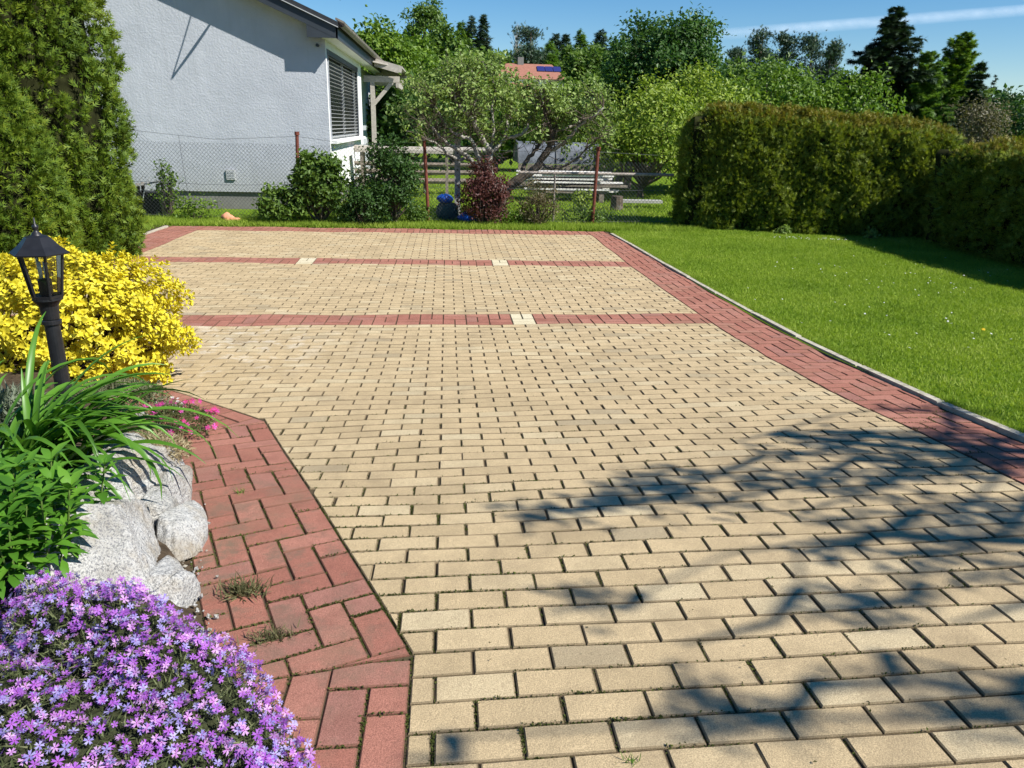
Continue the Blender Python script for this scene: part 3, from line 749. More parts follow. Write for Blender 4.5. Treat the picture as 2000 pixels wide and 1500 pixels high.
# ---------------------------------------------------------------- rocks
def rock_mat():
    t = NT('pale_speckled_granite'); t.set(.9, .2); p = t.pos()
    c = t.ramp(t.noise(6, 6., .65, vec=p), [(.3, (.36, .335, .295)), (.48, (.54, .525, .49)), (.7, (.64, .63, .61))])
    sp = t.noise(150, 2., .8, vec=p); c = t.mix(t.math('MULTIPLY', t.ramp(sp, [(.5, (0, 0, 0)), (.6, (1, 1, 1))]), .7), c, (.15, .15, .165))
    st = t.noise(3.2, 5., .7, vec=p); c = t.mix(t.math('MULTIPLY', t.ramp(st, [(.5, (0, 0, 0)), (.68, (1, 1, 1))]), .7), c, (.36, .28, .17))
    t.l(c, t.b.inputs['Base Color'])
    t.bump(t.math('ADD', t.noise(28, 6., .7, vec=p), t.math('MULTIPLY', sp, .25)), 1., .03); return t.m
M['rock'] = rock_mat()
rocks = [
    ((-1.10, 2.16, .39), (.27, .42, .25), 31, .06, 6, 'largest pale granite boulder at the front of the rockery'),
    ((-1.33, 2.76, .33), (.265, .36, .225), 33, .06, 6, 'white granite boulder shaded by the long daylily leaves'),
    ((-.955, 2.47, .31), (.095, .20, .13), 34, .07, 5, 'egg shaped stone lying on the border behind the largest boulder'),
    ((-1.12, 2.80, .28), (.11, .22, .155), 35, .07, 5, 'rounded grey stone right of the boulder under the daylily'),
    ((-1.25, 3.18, .22), (.11, .18, .12), 39, .08, 5, 'pale stone under the dry cushion plant at the bed edge'),
    ((-.84, 2.05, .33), (.075, .13, .10), 37, .09, 5, 'small angular white stone above the purple phlox'),
    ((-1.20, 2.47, .42), (.19, .13, .14), 40, .06, 5, 'rough pale stone filling the gap between the two big boulders'),
    ((-.885, 2.13, .33), (.085, .12, .12), 42, .06, 5, 'pale stone tucked against the right side of the largest boulder'),
    ((-1.055, 2.555, .35), (.095, .11, .12), 43, .06, 5, 'small pale stone wedged in the gap left of the egg shaped stone'),
    ((-1.62, 3.9, .17), (.10, .10, .09), 38, .10, 4, 'small white stone below the golden shrub'),
]
for c, d, s, a, sub, lab in rocks:
    o = lump('rock', c, d, M['rock'], s, a, sub, flat=.64, fine=.026 if sub > 5 else .010); props(o, lab, 'rock', 'rockery stones along the flower bed')
# rough mortar strip and pebbles at the foot of the stones
def pebbles():
    P = []; S = []
    for k in range(260):
        y = random.uniform(1.75, 3.6); x = float(bed_edge(y)) + random.gauss(.0, .035); P.append((x, y, float(gz(x, y)) + .004)); S.append(random.choice((.005, .006, .008, .011)))
    tv = np.array([(1, 0, 0), (-.8, .2, 0), (.1, .9, .1), (0, -.8, -.1), (.1, .1, .6), (0, 0, -.6)]); tf = np.array([(0, 2, 4), (2, 1, 4), (1, 3, 4), (3, 0, 4), (2, 0, 5), (1, 2, 5), (3, 1, 5), (0, 3, 5)])
    V, F = scatter(tv, tf, P, rng.normal(size=(260, 3)) + (0, 0, 1), np.array(S)); return mesh('pebbles', V, F, M['rock'])
add('pebbles', pebbles(), kind='stuff')

# ---------------------------------------------------------------- lamp
M['lampblack'] = plain('black_lamp_paint', (.012, .012, .014), .42, .45, var=.3, scale=25)
def glass():
    t = NT('lantern_glass'); t.set(.05, .5); g = t.n('BsdfTransparent'); g.inputs[0].default_value = (.93, .92, .86, 1)
    gl = t.n('BsdfGlossy'); gl.inputs['Roughness'].default_value = .05; fr = t.n('Fresnel'); fr.inputs[0].default_value = 1.45
    mx = t.n('MixShader'); t.l(fr.outputs[0], mx.inputs[0]); t.l(g.outputs[0], mx.inputs[1]); t.l(gl.outputs[0], mx.inputs[2]); t.l(mx.outputs[0], t.out.inputs[0]); return t.m
M['glass'] = glass()
LP = (-1.675, 3.3); lz = float(bed_z(*LP))
lamp = thing('lamp_post', 'black garden lamp post with six sided glass lantern before the golden shrub', 'lamp', (LP[0], LP[1], lz), rotz=.12)
o0 = lz
Z = lambda z: z - o0 - .03
add('post', MB().lathe([(.036, -.1), (.036, Z(.62)), (.034, Z(.63)), (.031, Z(.64)), (.029, Z(.97)), (.0, Z(.97))], 20).mesh('post', M['lampblack'], False), lamp)
add('collar', MB().lathe([(.030, Z(.905)), (.038, Z(.908)), (.038, Z(.922)), (.031, Z(.926))], 20).mesh('collar', M['lampblack']), lamp)
add('neck', MB().lathe([(.033, Z(.93)), (.037, Z(.985)), (.046, Z(1.0)), (.058, Z(1.012)), (.058, Z(1.02)), (0, Z(1.02))], 20).mesh('neck', M['lampblack']), lamp)
rb, rt, zb, zt_ = .056, .085, Z(1.02), Z(1.205)
base = MB(); base.lathe([(rb + .006, zb), (rb + .008, zb + .012), (0, zb + .012)], 6); add('lantern_base', base.mesh('lantern_base', M['lampblack']), lamp)
for k in range(6):
    a0, a1 = k * np.pi / 3, (k + 1) * np.pi / 3
    p0, p1 = np.array((rb * math.cos(a0), rb * math.sin(a0), zb)), np.array((rt * math.cos(a0), rt * math.sin(a0), zt_))
    q0, q1 = np.array((rb * math.cos(a1), rb * math.sin(a1), zb)), np.array((rt * math.cos(a1), rt * math.sin(a1), zt_))
    add('bar', MB().tube([p0, p1], .0058, 6).mesh('bar', M['lampblack']), lamp)
    ins = .93; add('pane', MB().raw([p0 * (ins, ins, 1), q0 * (ins, ins, 1), q1 * (ins, ins, 1), p1 * (ins, ins, 1)], [(0, 1, 2, 3)]).mesh('pane', M['glass']), lamp)
add('roof', MB().lathe([(.080, zt_ - .004), (.112, zt_ - .002), (.114, zt_ + .004), (.080, zt_ + .032), (.072, zt_ + .040), (.048, zt_ + .068), (.026, zt_ + .074), (.0, zt_ + .076)], 6).mesh('roof', M['lampblack']), lamp)
add('finial', MB().lathe([(.022, zt_ + .074), (.016, zt_ + .084), (.009, zt_ + .09), (.008, zt_ + .096), (.013, zt_ + .104), (.012, zt_ + .112), (.004, zt_ + .12), (.003, zt_ + .145), (0, zt_ + .146)], 12).mesh('finial', M['lampblack'], True), lamp)
add('lamp_holder', MB().lathe([(.026, zb + .012), (.026, zb + .075), (.022, zb + .08), (0, zb + .08)], 14).mesh('lamp_holder', M['lampblack']), lamp)
M['bulb'] = plain('unlit_glass_tube', (.6, .6, .55), .12, .6, var=.02)
for s in (-.009, .009): add('bulb', MB().tube([(s, 0, zb + .08), (s, 0, zb + .15)], .006, 8).mesh('bulb', M['bulb'], True), lamp)

# ---------------------------------------------------------------- plants: helpers
M['stem'] = plain('green_stem', (.09, .14, .03), .7, .2, var=.3, scale=30)
M['twig'] = plain('brown_twig', (.10, .065, .04), .9, .1, var=.4, scale=30)
def strap_leaf(base, az, L, lean, droop, wid, tw=0., n=12):
    """long arching leaf with a folded midrib"""
    P = []; p = np.array(base, float); el = np.pi / 2 - lean; h = np.array((math.cos(az), math.sin(az), 0)); ds = L / n
    for k in range(n + 1):
        P.append(p.copy()); d = h * math.cos(el) + np.array((0, 0, math.sin(el))); p = p + d * ds
        el -= droop / n * (0.35 + 1.5 * k / n)
    P = np.array(P); s = np.linspace(0, 1, n + 1); w = wid * np.minimum(1, .45 + s * 2.2) * np.clip((1 - s) * 2.3, 0.02, 1)**.75
    side = np.array((-math.sin(az), math.cos(az), 0)); T = np.gradient(P, axis=0); T = unit(T); nn = unit(np.cross(side[None], T)) * -1
    a = tw * s; sd = side[None] * np.cos(a)[:, None] + nn * np.sin(a)[:, None]; up = np.cross(T, sd)
    Lf = P - sd * w[:, None] + up * (w * .45)[:, None]; Rf = P + sd * w[:, None] + up * (w * .45)[:, None]
    V = np.concatenate([Lf, P, Rf]); m_ = n + 1; i = np.arange(n)
    return V, np.concatenate([np.stack([i, i + m_, i + m_ + 1, i + 1], 1), np.stack([i + m_, i + 2 * m_, i + 2 * m_ + 1, i + m_ + 1], 1)])

# daylily
M['daylily'] = leaf_mat('daylily_leaf', [(0, (.045, .12, .012)), (.4, (.075, .19, .018)), (.8, (.11, .26, .025)), (1, (.17, .31, .05))], .32, .38, .45, patch=4, amt=.35)
dl = thing('daylily', 'daylily clump with long arching strap leaves over the boulders', 'plant', (-1.5, 2.62, float(bed_z(-1.5, 2.62))))
for k in range(120):
    az = random.uniform(-2.6, 1.9) if k % 4 else random.uniform(-.9, .8)
    b = (random.gauss(0, .09), random.gauss(0, .09), -.02)
    L = random.uniform(.42, .72); ln = abs(random.gauss(.45, .22)); V, F = strap_leaf(b, az, L, ln, random.uniform(1.0, 2.7), random.uniform(.0095, .0165), random.gauss(0, .5))
    add('leaf', mesh('leaf', V, F, M['daylily'], True), dl)
for az, L, ln, dr, w_ in ((.15, .82, .75, 1.9, .017), (-.35, .75, .6, 2.9, .018), (.35, .62, .95, 1.4, .017), (-.9, .6, .7, 2.6, .016), (-.1, .6, .55, 3.0, .016), (1.2, .45, .12, .5, .016), (2.0, .42, .18, .6, .014)):
    V, F = strap_leaf((.03, 0, 0), az, L, ln, dr, w_); add('leaf', mesh('leaf', V, F, M['daylily'], True), dl)

# leafy herb
M['herb'] = leaf_mat('herb_leaf', [(0, (.045, .13, .012)), (.5, (.08, .21, .02)), (1, (.14, .30, .03))], .32, .42, .4, patch=5, amt=.3)
hb = thing('leafy_perennial', 'bushy green perennial with pointed leaves below the daylily', 'plant', (-1.215, 2.03, float(bed_z(-1.215, 2.03)) + .03))
stems = MB(); nl = 0; rest = MB(); herb_meshes = [mesh('leaf', LANCE[0] * (1.25, 1, 1) * s, LANCE[1], M['herb'], True) for s in (.055, .07, .085)]
for k in range(44):
    bx_, by_ = float(np.clip(random.gauss(0, .10), -.22, .13)), float(np.clip(random.gauss(0, .09), -.16, .2)); hgt = random.uniform(.14, .30) * (1 - .5 * min(1, math.hypot(bx_, by_) / .3)); ln = np.array((bx_ * .25 + random.gauss(0, .02), by_ * .25 + random.gauss(0, .02)))
    top = np.array((bx_ + ln[0], by_ + ln[1], hgt)); bs = np.array((bx_, by_, -.02)); stems.tube([bs, (bs + top) / 2 + (0, 0, .02), top], .0028, 4, cap=False)
    for w_ in range(6):
        f = 1 - w_ * .15; p = bs + (top - bs) * f
        for q in range(3 if w_ else 5):
            a = w_ * 1.1 + q * 2 * np.pi / (3 if w_ else 5) + random.gauss(0, .2); el = .55 - .13 * w_ + random.gauss(0, .15)
            G = Vector((math.cos(a) * math.cos(el), math.sin(a) * math.cos(el), math.sin(el))); s = random.choice((0, 1, 1, 2)); 
            Zv = Vector((-math.cos(a) * math.sin(el), -math.sin(a) * math.sin(el), math.cos(el))); Xv = G.cross(Zv)
            if nl < 296 and (by_ < .05 or w_ < 2):
                o = add('leaf', herb_meshes[s], hb); nl += 1
                mt = Matrix((Xv, G, Zv)).transposed().to_4x4(); mt.translation = Vector(p); o.matrix_local = mt
            else:
                V = herb_meshes[s]; vv = LANCE[0] * (1.25, 1, 1) * (.055, .07, .085)[s]; vv = vv[:, :1] * np.array(Xv) + vv[:, 1:2] * np.array(G) + vv[:, 2:] * np.array(Zv) + p; rest.raw(vv, LANCE[1])
add('stems', stems.mesh('stems', M['stem']), hb)
add('inner_leaves', rest.mesh('inner_leaves', M['herb'], True), hb, kind='stuff')

# golden shrub
M['golden'] = leaf_mat('golden_leaf', [(0, (.30, .30, .02)), (.22, (.58, .50, .03)), (.6, (.76, .65, .04)), (.9, (.82, .73, .08)), (1, (.52, .36, .05))], .28, .5, .3, patch=3, amt=.3, tcol=(1.0, .95, .35))
GC = np.array((-2.42, 4.92, .46)); GR = np.array((.72, .58, .47))
gs = thing('golden_shrub', 'rounded shrub of bright golden yellow leaves behind the lamp', 'shrub', (GC[0], GC[1], float(bed_z(-2.5, 4.9))))
gb = np.array((GC[0], GC[1], float(bed_z(-2.5, 4.9))))
def dome_dirs(n, zmin=-.5):
    d = unit(rng.normal(size=(n * 3, 3))); return d[d[:, 2] > zmin][:n]
tips = dome_dirs(2300, -.75); rad = 1 + .10 * np.sin(tips @ np.array((5, 3, 4)) * 2) + rng.normal(0, .05, len(tips)); rad = np.where(rng.random(len(tips)) < .35, rad * rng.uniform(.72, .95, len(tips)), rad)
TP = GC + tips * GR * rad[:, None]
TP[:, 2] = np.maximum(TP[:, 2], gb[2] + .02)
twl = []
for k in range(0, len(TP), 5):
    st_ = GC + (TP[k] - GC) * .35 + (0, 0, -.2); twl.append(([st_, (st_ + TP[k]) / 2 + rng.normal(0, .02, 3), TP[k]], [.006, .004, .0015]))
mb = tubes(twl, 3); me = mb.mesh('twigs', M['twig']); me.transform(Matrix.Translation(-Vector(gb))); add('twigs', me, gs)
LPs = []; LNs = []; LGs = []; LSs = []
for P_, d in zip(TP, tips):
    ax = unit(d * (1, 1, .8) + (0, 0, .35) + rng.normal(0, .25, 3)); t1 = unit(np.cross(ax, rng.normal(size=3))); t2 = np.cross(ax, t1)
    for w_ in range(4):
        for q in range(2 if w_ else 3):
            a = w_ * np.pi / 2 + q * np.pi * (1 if w_ else .667) + rng.normal(0, .25); el = (.95, .55, .3, .05)[w_]
            rd = t1 * math.cos(a) + t2 * math.sin(a); g = rd * math.cos(el) + ax * math.sin(el)
            LPs.append(P_ - ax * w_ * .014); LGs.append(g); LNs.append(ax * math.cos(el) - rd * math.sin(el)); LSs.append(rng.uniform(.028, .047) * (1 if w_ else .7))
LPs, LNs, LGs, LSs = map(np.array, (LPs, LNs, LGs, LSs))
cd = np.linalg.norm(LPs - np.array(CAM), axis=1) - LSs * 8 - .25 * ((LPs - GC) @ unit(np.array(CAM) - GC)); order = np.argsort(cd)
big = order[:298]; small = order[298:]
V, F = scatter(OVAL[0] * (1.15, 1, 1), OVAL[1], LPs[small] - gb, LNs[small], LSs[small], LGs[small]); add('foliage', mesh('foliage', V, F, M['golden'], True), gs, kind='stuff')
gl_me = [mesh('leaf', OVAL[0] * (1.15 * q, 1, 1), OVAL[1], M['golden'], True) for q in (.9, 1.0, 1.1)]
def put_leaf(me, par, p, n, g, s):
    Zv = Vector(n).normalized(); G = Vector(g); G = (G - Zv * G.dot(Zv)).normalized(); Xv = G.cross(Zv)
    o = add('leaf', me, par); mt = Matrix((Xv * s, G * s, Zv * s)).transposed().to_4x4(); mt.translation = Vector(p); o.matrix_local = mt
for k in big: put_leaf(random.choice(gl_me), gs, LPs[k] - gb, LNs[k], LGs[k], float(LSs[k]))

# creeping phlox mound
PC = np.array((-.82, 1.42, .355))
LOBES = [((.07, .15, 0), (.57, .19, .262), 2.47), ((-.06, -.14, 0), (.54, .40, .235), 0.)]     # centre, radii, turn
cp_ = thing('creeping_phlox', 'low cushion of creeping phlox covered in small purple flowers', 'plant', tuple(PC))
def lobe_local(P, k):
    c, r3, th = LOBES[k]; q = P - np.array(c); ct, st = math.cos(th), math.sin(th)
    return np.c_[q[:, 0] * ct + q[:, 1] * st, -q[:, 0] * st + q[:, 1] * ct, q[:, 2]] / np.array(r3)
def mound(n, zmin=.0):
    D, P = [], []
    for k, (c, r3, th) in enumerate(LOBES):
        d = dome_dirs(int(n * (.36 if k == 0 else .64)), zmin); b = 1 + .05 * np.sin(d @ np.array((4, 2, 1)) * 2.2) + .04 * np.sin(d @ np.array((-3, 6, 2)) * 3)
        e = d * np.array(r3) * b[:, None]; g = unit(d / np.array(r3)); ct, st = math.cos(th), math.sin(th)
        rot = lambda v: np.c_[v[:, 0] * ct - v[:, 1] * st, v[:, 0] * st + v[:, 1] * ct, v[:, 2]]
        p = rot(e) + np.array(c); ok = (lobe_local(p, 1 - k)**2).sum(1) > .9
        P.append(p[ok]); D.append(rot(g)[ok])
    D, P = np.concatenate(D), np.concatenate(P); o = rng.permutation(len(D)); return D[o], P[o]
M['phloxleaf'] = leaf_mat('phlox_needle', [(0, (.045, .055, .02)), (.4, (.085, .11, .04)), (.75, (.15, .17, .075)), (1, (.30, .27, .18))], .2, .7, .2, patch=8, amt=.3)
d, P_ = mound(34000, -.25); P_ = P_ * rng.uniform(.86, 1.0, (len(P_), 1))
V, F = scatter(np.array([(-.09, 0, 0), (.09, 0, 0), (0, 1, 0)]), np.array([(0, 1, 2)]), P_, rng.normal(size=(len(P_), 3)), rng.uniform(.012, .026, len(P_)), d * .9 + rng.normal(0, .6, d.shape))
add('needles', mesh('needles', V, F, M['phloxleaf']), cp_, kind='stuff')
Vc = dome_dirs(900, -.3); M['darkstems'] = plain('dark_stems', (.035, .04, .018), .95, .1, var=.5, scale=60, bump=.8, bscale=120)
for c_, r3_, th_ in LOBES:
    o_ = lump('cushion', c_, tuple(np.array(r3_) * .88), M['darkstems'], 41, .03, 4, cp_); o_.rotation_euler = (0, 0, th_)
def flower_tmpl(notch=.2, wide=.28, cup=.12):
    V = []; F = []
    for k in range(5):
        a = k * 2 * np.pi / 5; c, s = math.cos(a), math.sin(a)
        loc = [(.05, -.06, 0), (.45, -wide * .75, cup * .5), (1.0, -wide, cup), (1.0 - notch, 0, cup * .9), (1.0, wide, cup), (.45, wide * .75, cup * .5), (.05, .06, 0)]
        i = len(V); V += [(x * c - y * s, x * s + y * c, z) for x, y, z in loc]; F += [(i, i + 1, i + 6), (i + 1, i + 5, i + 6), (i + 1, i + 3, i + 5), (i + 1, i + 2, i + 3), (i + 3, i + 4, i + 5)]
    return np.array(V), np.array(F)
FL = flower_tmpl()
def petal_mat(name, cols):
    t = NT(name); t.set(.6, .25); t.l(t.ramp(t.rnd(), cols), t.b.inputs['Base Color'])
    tr = t.n('BsdfTranslucent'); t.l(t.b.inputs['Base Color'].links[0].from_socket, tr.inputs[0]); mx = t.n('MixShader'); mx.inputs[0].default_value = .35
    t.l(t.b.outputs[0], mx.inputs[1]); t.l(tr.outputs[0], mx.inputs[2]); t.l(mx.outputs[0], t.out.inputs[0]); return t.m
def flower_mats(base):
    return [petal_mat('%s_%s' % (base, n), [(0, c0), (1, c1)]) for n, c0, c1 in (('violet', (.33, .09, .50), (.46, .17, .60)), ('lilac', (.25, .19, .53), (.50, .45, .72)), ('pink', (.50, .18, .55), (.66, .42, .71)))]
FM = flower_mats('phlox_petal'); M['eye'] = plain('flower_eye', (.20, .02, .16), .6, .2)
d, P_ = mound(8600, -.12); n_ = len(P_); keep = (np.sin(P_[:, 0] * 13 + P_[:, 1] * 9) + np.sin(P_[:, 0] * 7 - P_[:, 1] * 15 + 1) + rng.normal(0, 1.0, n_)) > -1.9
d, P_ = d[keep], P_[keep] * rng.uniform(.98, 1.05, (keep.sum(), 1)); Nf = unit(d * .8 + (0, -.25, .35) + rng.normal(0, .6, d.shape)); Sf = rng.uniform(.0068, .0125, len(P_)); kind_ = rng.choice(3, len(P_), p=(.42, .30, .28))
order = np.argsort(np.linalg.norm(P_ + PC - np.array(CAM), axis=1) - Sf * 10); vis = [k for k in order if visible(P_[k] + PC, 0) is not None or visible((P_[k] + PC)[:2], (P_[k] + PC)[2])]
bigf = set(vis[:298])
eye = (np.array([(.14 * math.cos(a), .14 * math.sin(a), .03) for a in np.arange(5) * 1.2566]), np.array([(0, 1, 2), (0, 2, 3), (0, 3, 4)]))
fl_me = []
for mt_ in FM:
    V = np.concatenate([FL[0], eye[0]]); F = np.concatenate([FL[1], eye[1] + len(FL[0])]); fl_me.append(mesh('flower', V, F, [mt_, M['eye']], False, [0] * len(FL[1]) + [1] * len(eye[1])))
Vs = []; Fs = []; Ms = []; off = 0
for k in range(len(P_)):
    if k in bigf:
        Zv = Vector(Nf[k]); Xv = Zv.orthogonal().normalized(); q = Matrix.Rotation(random.uniform(0, 6.28), 3, Zv); Xv = q @ Xv; Yv = Zv.cross(Xv); s = float(Sf[k])
        o = add('flower', fl_me[kind_[k]], cp_); mt = Matrix((Xv * s, Yv * s, Zv * s)).transposed().to_4x4(); mt.translation = Vector(P_[k]); o.matrix_local = mt
rest_i = np.array([k for k in range(len(P_)) if k not in bigf])
for c in range(3):
    ii = rest_i[kind_[rest_i] == c]; V, F = scatter(FL[0], FL[1], P_[ii], Nf[ii], Sf[ii]); Vs.append(V); Fs.append(F + off); Ms += [c] * len(F); off += len(V)
ii = rest_i; V, F = scatter(eye[0], eye[1], P_[ii], Nf[ii], Sf[ii]); Vs.append(V); Fs.append(F + off); Ms += [3] * len(F)
add('blossom_carpet', mesh('blossom_carpet', np.concatenate(Vs), np.concatenate(Fs), FM + [M['eye']], False, Ms), cp_, kind='stuff')

# small pink phlox, dry cushion plant, lavender
def cushion(name, label, c, r_, n, stops, size, flowers=0, fmat=None, fs=.011, spread=.6, cat='plant', zc=None):
    z = float(bed_z(c[0], c[1])) if zc is None else zc; root = thing(name, label, cat, (c[0], c[1], z)); rr_ = np.array(r_)
    d = dome_dirs(n, -.05); P = d * rr_ * rng.uniform(.3, 1.0, (n, 1))**.5
    V, F = scatter(np.array([(-.1, 0, 0), (.1, 0, 0), (0, 1, 0)]), np.array([(0, 1, 2)]), P, rng.normal(size=P.shape), rng.uniform(.6, 1.3, len(P)) * size, d + rng.normal(0, spread, d.shape) + (0, 0, .3))
    add('foliage', mesh('foliage', V, F, leaf_mat(name + '_leaf', stops, .25, .7, .2, 9, .3)), root)
    if flowers:
        d = dome_dirs(flowers, .1); me = mesh('flower', np.concatenate([FL[0], eye[0]]), np.concatenate([FL[1], eye[1] + len(FL[0])]), [fmat, M['eye']], False, [0] * len(FL[1]) + [1] * len(eye[1]))
        for q in d:
            p = q * rr_ * random.uniform(.95, 1.2) + np.array((0, 0, .012)); Zv = Vector(unit(q * .6 + (.1, -.5, .5) + rng.normal(0, .35, 3))); Xv = Zv.orthogonal().normalized(); Yv = Zv.cross(Xv); s = fs * random.uniform(.8, 1.2)
            o = add('flower', me, root); mt = Matrix((Xv * s, Yv * s, Zv * s)).transposed().to_4x4(); mt.translation = Vector(p); o.matrix_local = mt
    return root
M['magenta'] = petal_mat('magenta_petal', [(0, (.55, .03, .12)), (.5, (.62, .05, .28)), (1, (.66, .12, .45))])
cushion('pink_phlox', 'small phlox with crimson and magenta flowers at the bed corner', (-1.40, 3.78), (.20, .17, .11), 2600, [(0, (.05, .06, .02)), (.5, (.09, .11, .035)), (1, (.20, .17, .08))], .028, 60, M['magenta'], .0145)
cushion('dry_cushion', 'dry straw coloured cushion plant spilling over the white boulder', (-1.33, 3.22), (.19, .17, .10), 3600, [(0, (.18, .13, .07)), (.5, (.34, .27, .15)), (.8, (.46, .40, .26)), (1, (.24, .10, .12))], .024, spread=1.1, zc=float(bed_z(-1.33, 3.22)) + .01)
cushion('grey_cushion', 'grey green cushion plant with pale dry stems under the golden shrub', (-1.78, 3.98), (.28, .20, .11), 3200, [(0, (.06, .075, .03)), (.5, (.13, .15, .07)), (.85, (.26, .25, .15)), (1, (.42, .36, .24))], .036)
cushion('white_flowers', 'tuft of tiny white flowers beside the crimson phlox', (-1.56, 4.12), (.08, .08, .06), 500, [(0, (.09, .11, .05)), (1, (.22, .23, .13))], .02, 22, petal_mat('white_petal', [(0, (.78, .78, .76)), (1, (.82, .82, .82))]), .010)
cushion('lavender', 'upright silvery lavender tuft at the foot of the lamp post', (-1.83, 3.18), (.17, .13, .20), 1500, [(0, (.10, .13, .08)), (.5, (.19, .22, .15)), (1, (.30, .33, .25))], .055, spread=.28)
# weeds on the red border
def tuft(name, label, c, n, h, stops, sp=.05, cat='weed', zf=gz):
    P = np.c_[rng.normal(0, sp, n), rng.normal(0, sp * .6, n), np.zeros(n)]; g = np.c_[rng.normal(0, .55, (n, 2)), np.abs(rng.normal(.8, .3, n))]
    V, F = scatter(np.array([(-.05, 0, 0), (.05, 0, 0), (.03, .6, .02), (-.03, .6, .02), (0, 1, -.12)]), np.array([(0, 1, 2), (0, 2, 3), (3, 2, 4)]), P, rng.normal(size=(n, 3)), rng.uniform(.5, 1.2, n) * h, g)
    add(name, mesh(name, V, F, leaf_mat(name + '_blade', stops, .25, .7, .2, 6, .3)), loc=(c[0], c[1], float(zf(c[0], c[1]))), label=label, cat=cat)
DRYG = [(0, (.07, .07, .03)), (.5, (.13, .13, .06)), (1, (.22, .18, .09))]
tuft('dry_weed', 'dry grassy weed growing between red pavers near the rocks', (-.64, 2.12), 170, .055, DRYG, .032)
tuft('green_weed', 'small bright green weed in a red paver joint', (-.86, 2.93), 40, .035, [(0, (.06, .14, .015)), (1, (.13, .24, .03))], .012)
tuft('grey_weed', 'flat greyish weed patch on the red pavers by the phlox', (-.50, 1.86), 200, .034, DRYG, .032)
tuft('seedling', 'tiny green seedling between pale pavers in the foreground', (.40, 1.30), 26, .022, [(0, (.06, .14, .015)), (1, (.13, .24, .03))], .010)
# ---------------------------------------------------------------- thuja columns and hedges
THG = [(0, (.025, .055, .008)), (.35, (.07, .125, .010)), (.7, (.135, .195, .013)), (1, (.22, .245, .02))]
M['thuja'] = leaf_mat('thuja_spray', THG, .22, .6, .25, patch=1.6, amt=.45, tcol=(1.1, 1.15, .5))
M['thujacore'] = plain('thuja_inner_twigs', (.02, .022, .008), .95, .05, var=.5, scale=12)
def thuja_tree(label, x, y, H, rm, n, seed):
    z0 = float(hz(x, y)); root = thing('thuja_tree', label, 'tree', (x, y, z0), 'thuja columns at the left edge'); r_ = np.random.default_rng(seed)
    def prof(t): return rm * np.interp(t, [0, .03, .08, .2, .35, .6, .85, 1], [.80, .95, 1.0, 1.0, .95, .74, .36, .03])
    nc = n // 17; t = r_.random(nc)**1.15 * .98; a = r_.uniform(0, 2 * np.pi, nc)
    lob = .05 * np.sin(a * 5 + 2.2 * np.sin(t * 9)) + .035 * np.sin(t * 34 + a * 3) + r_.normal(0, .045, nc)
    r = prof(t) * (.97 + lob); o = np.c_[np.cos(a), np.sin(a), np.zeros(nc)]; C = o * r[:, None] + np.c_[np.zeros((nc, 2)), t * H]
    k = r_.integers(20, 40, nc); C = np.repeat(C, k, 0); out = np.repeat(o, k, 0); n = len(C); dv = unit(r_.normal(size=(n, 3)) + out * .9 + (0, 0, .35)); rad = np.repeat(r_.uniform(.07, .15, nc), k)[:, None]
    P = C + dv * rad * r_.uniform(.25, 1.0, (n, 1)) * (1, 1, 1.35)
    g = dv * .9 + out * .35 + (0, 0, .5) + r_.normal(0, .25, (n, 3)); nn = np.cross(g, (0, 0, 1.)) + r_.normal(0, .7, (n, 3)) + out * .3
    V, F = scatter(*SPRAY3, P, nn, r_.uniform(.05, .115, n), g); add('foliage', mesh('foliage', V, F, M['thuja']), root, kind='stuff')
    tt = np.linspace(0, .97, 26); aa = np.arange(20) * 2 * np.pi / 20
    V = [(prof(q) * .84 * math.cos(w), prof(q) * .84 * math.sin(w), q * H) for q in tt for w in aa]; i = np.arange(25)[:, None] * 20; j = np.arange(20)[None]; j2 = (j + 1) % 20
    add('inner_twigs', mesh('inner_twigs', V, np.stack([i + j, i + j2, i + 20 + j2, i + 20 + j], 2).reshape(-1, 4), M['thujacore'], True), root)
    add('trunk', MB().tube([(0, 0, -.1), (0, 0, .4)], .09, 8).mesh('trunk', M['bark']), root)
thuja_tree('tall bright thuja column with its sunny side towards the paving', -4.92, 10.0, 6.6, .95, 26000, 3)
thuja_tree('thuja column behind the lamp, leftmost and partly cut by the frame', -5.75, 8.9, 6.2, 1.0, 22000, 4)
thuja_tree('low thuja skirt between the two columns above the golden shrub', -4.75, 8.9, 2.2, .55, 7000, 5)

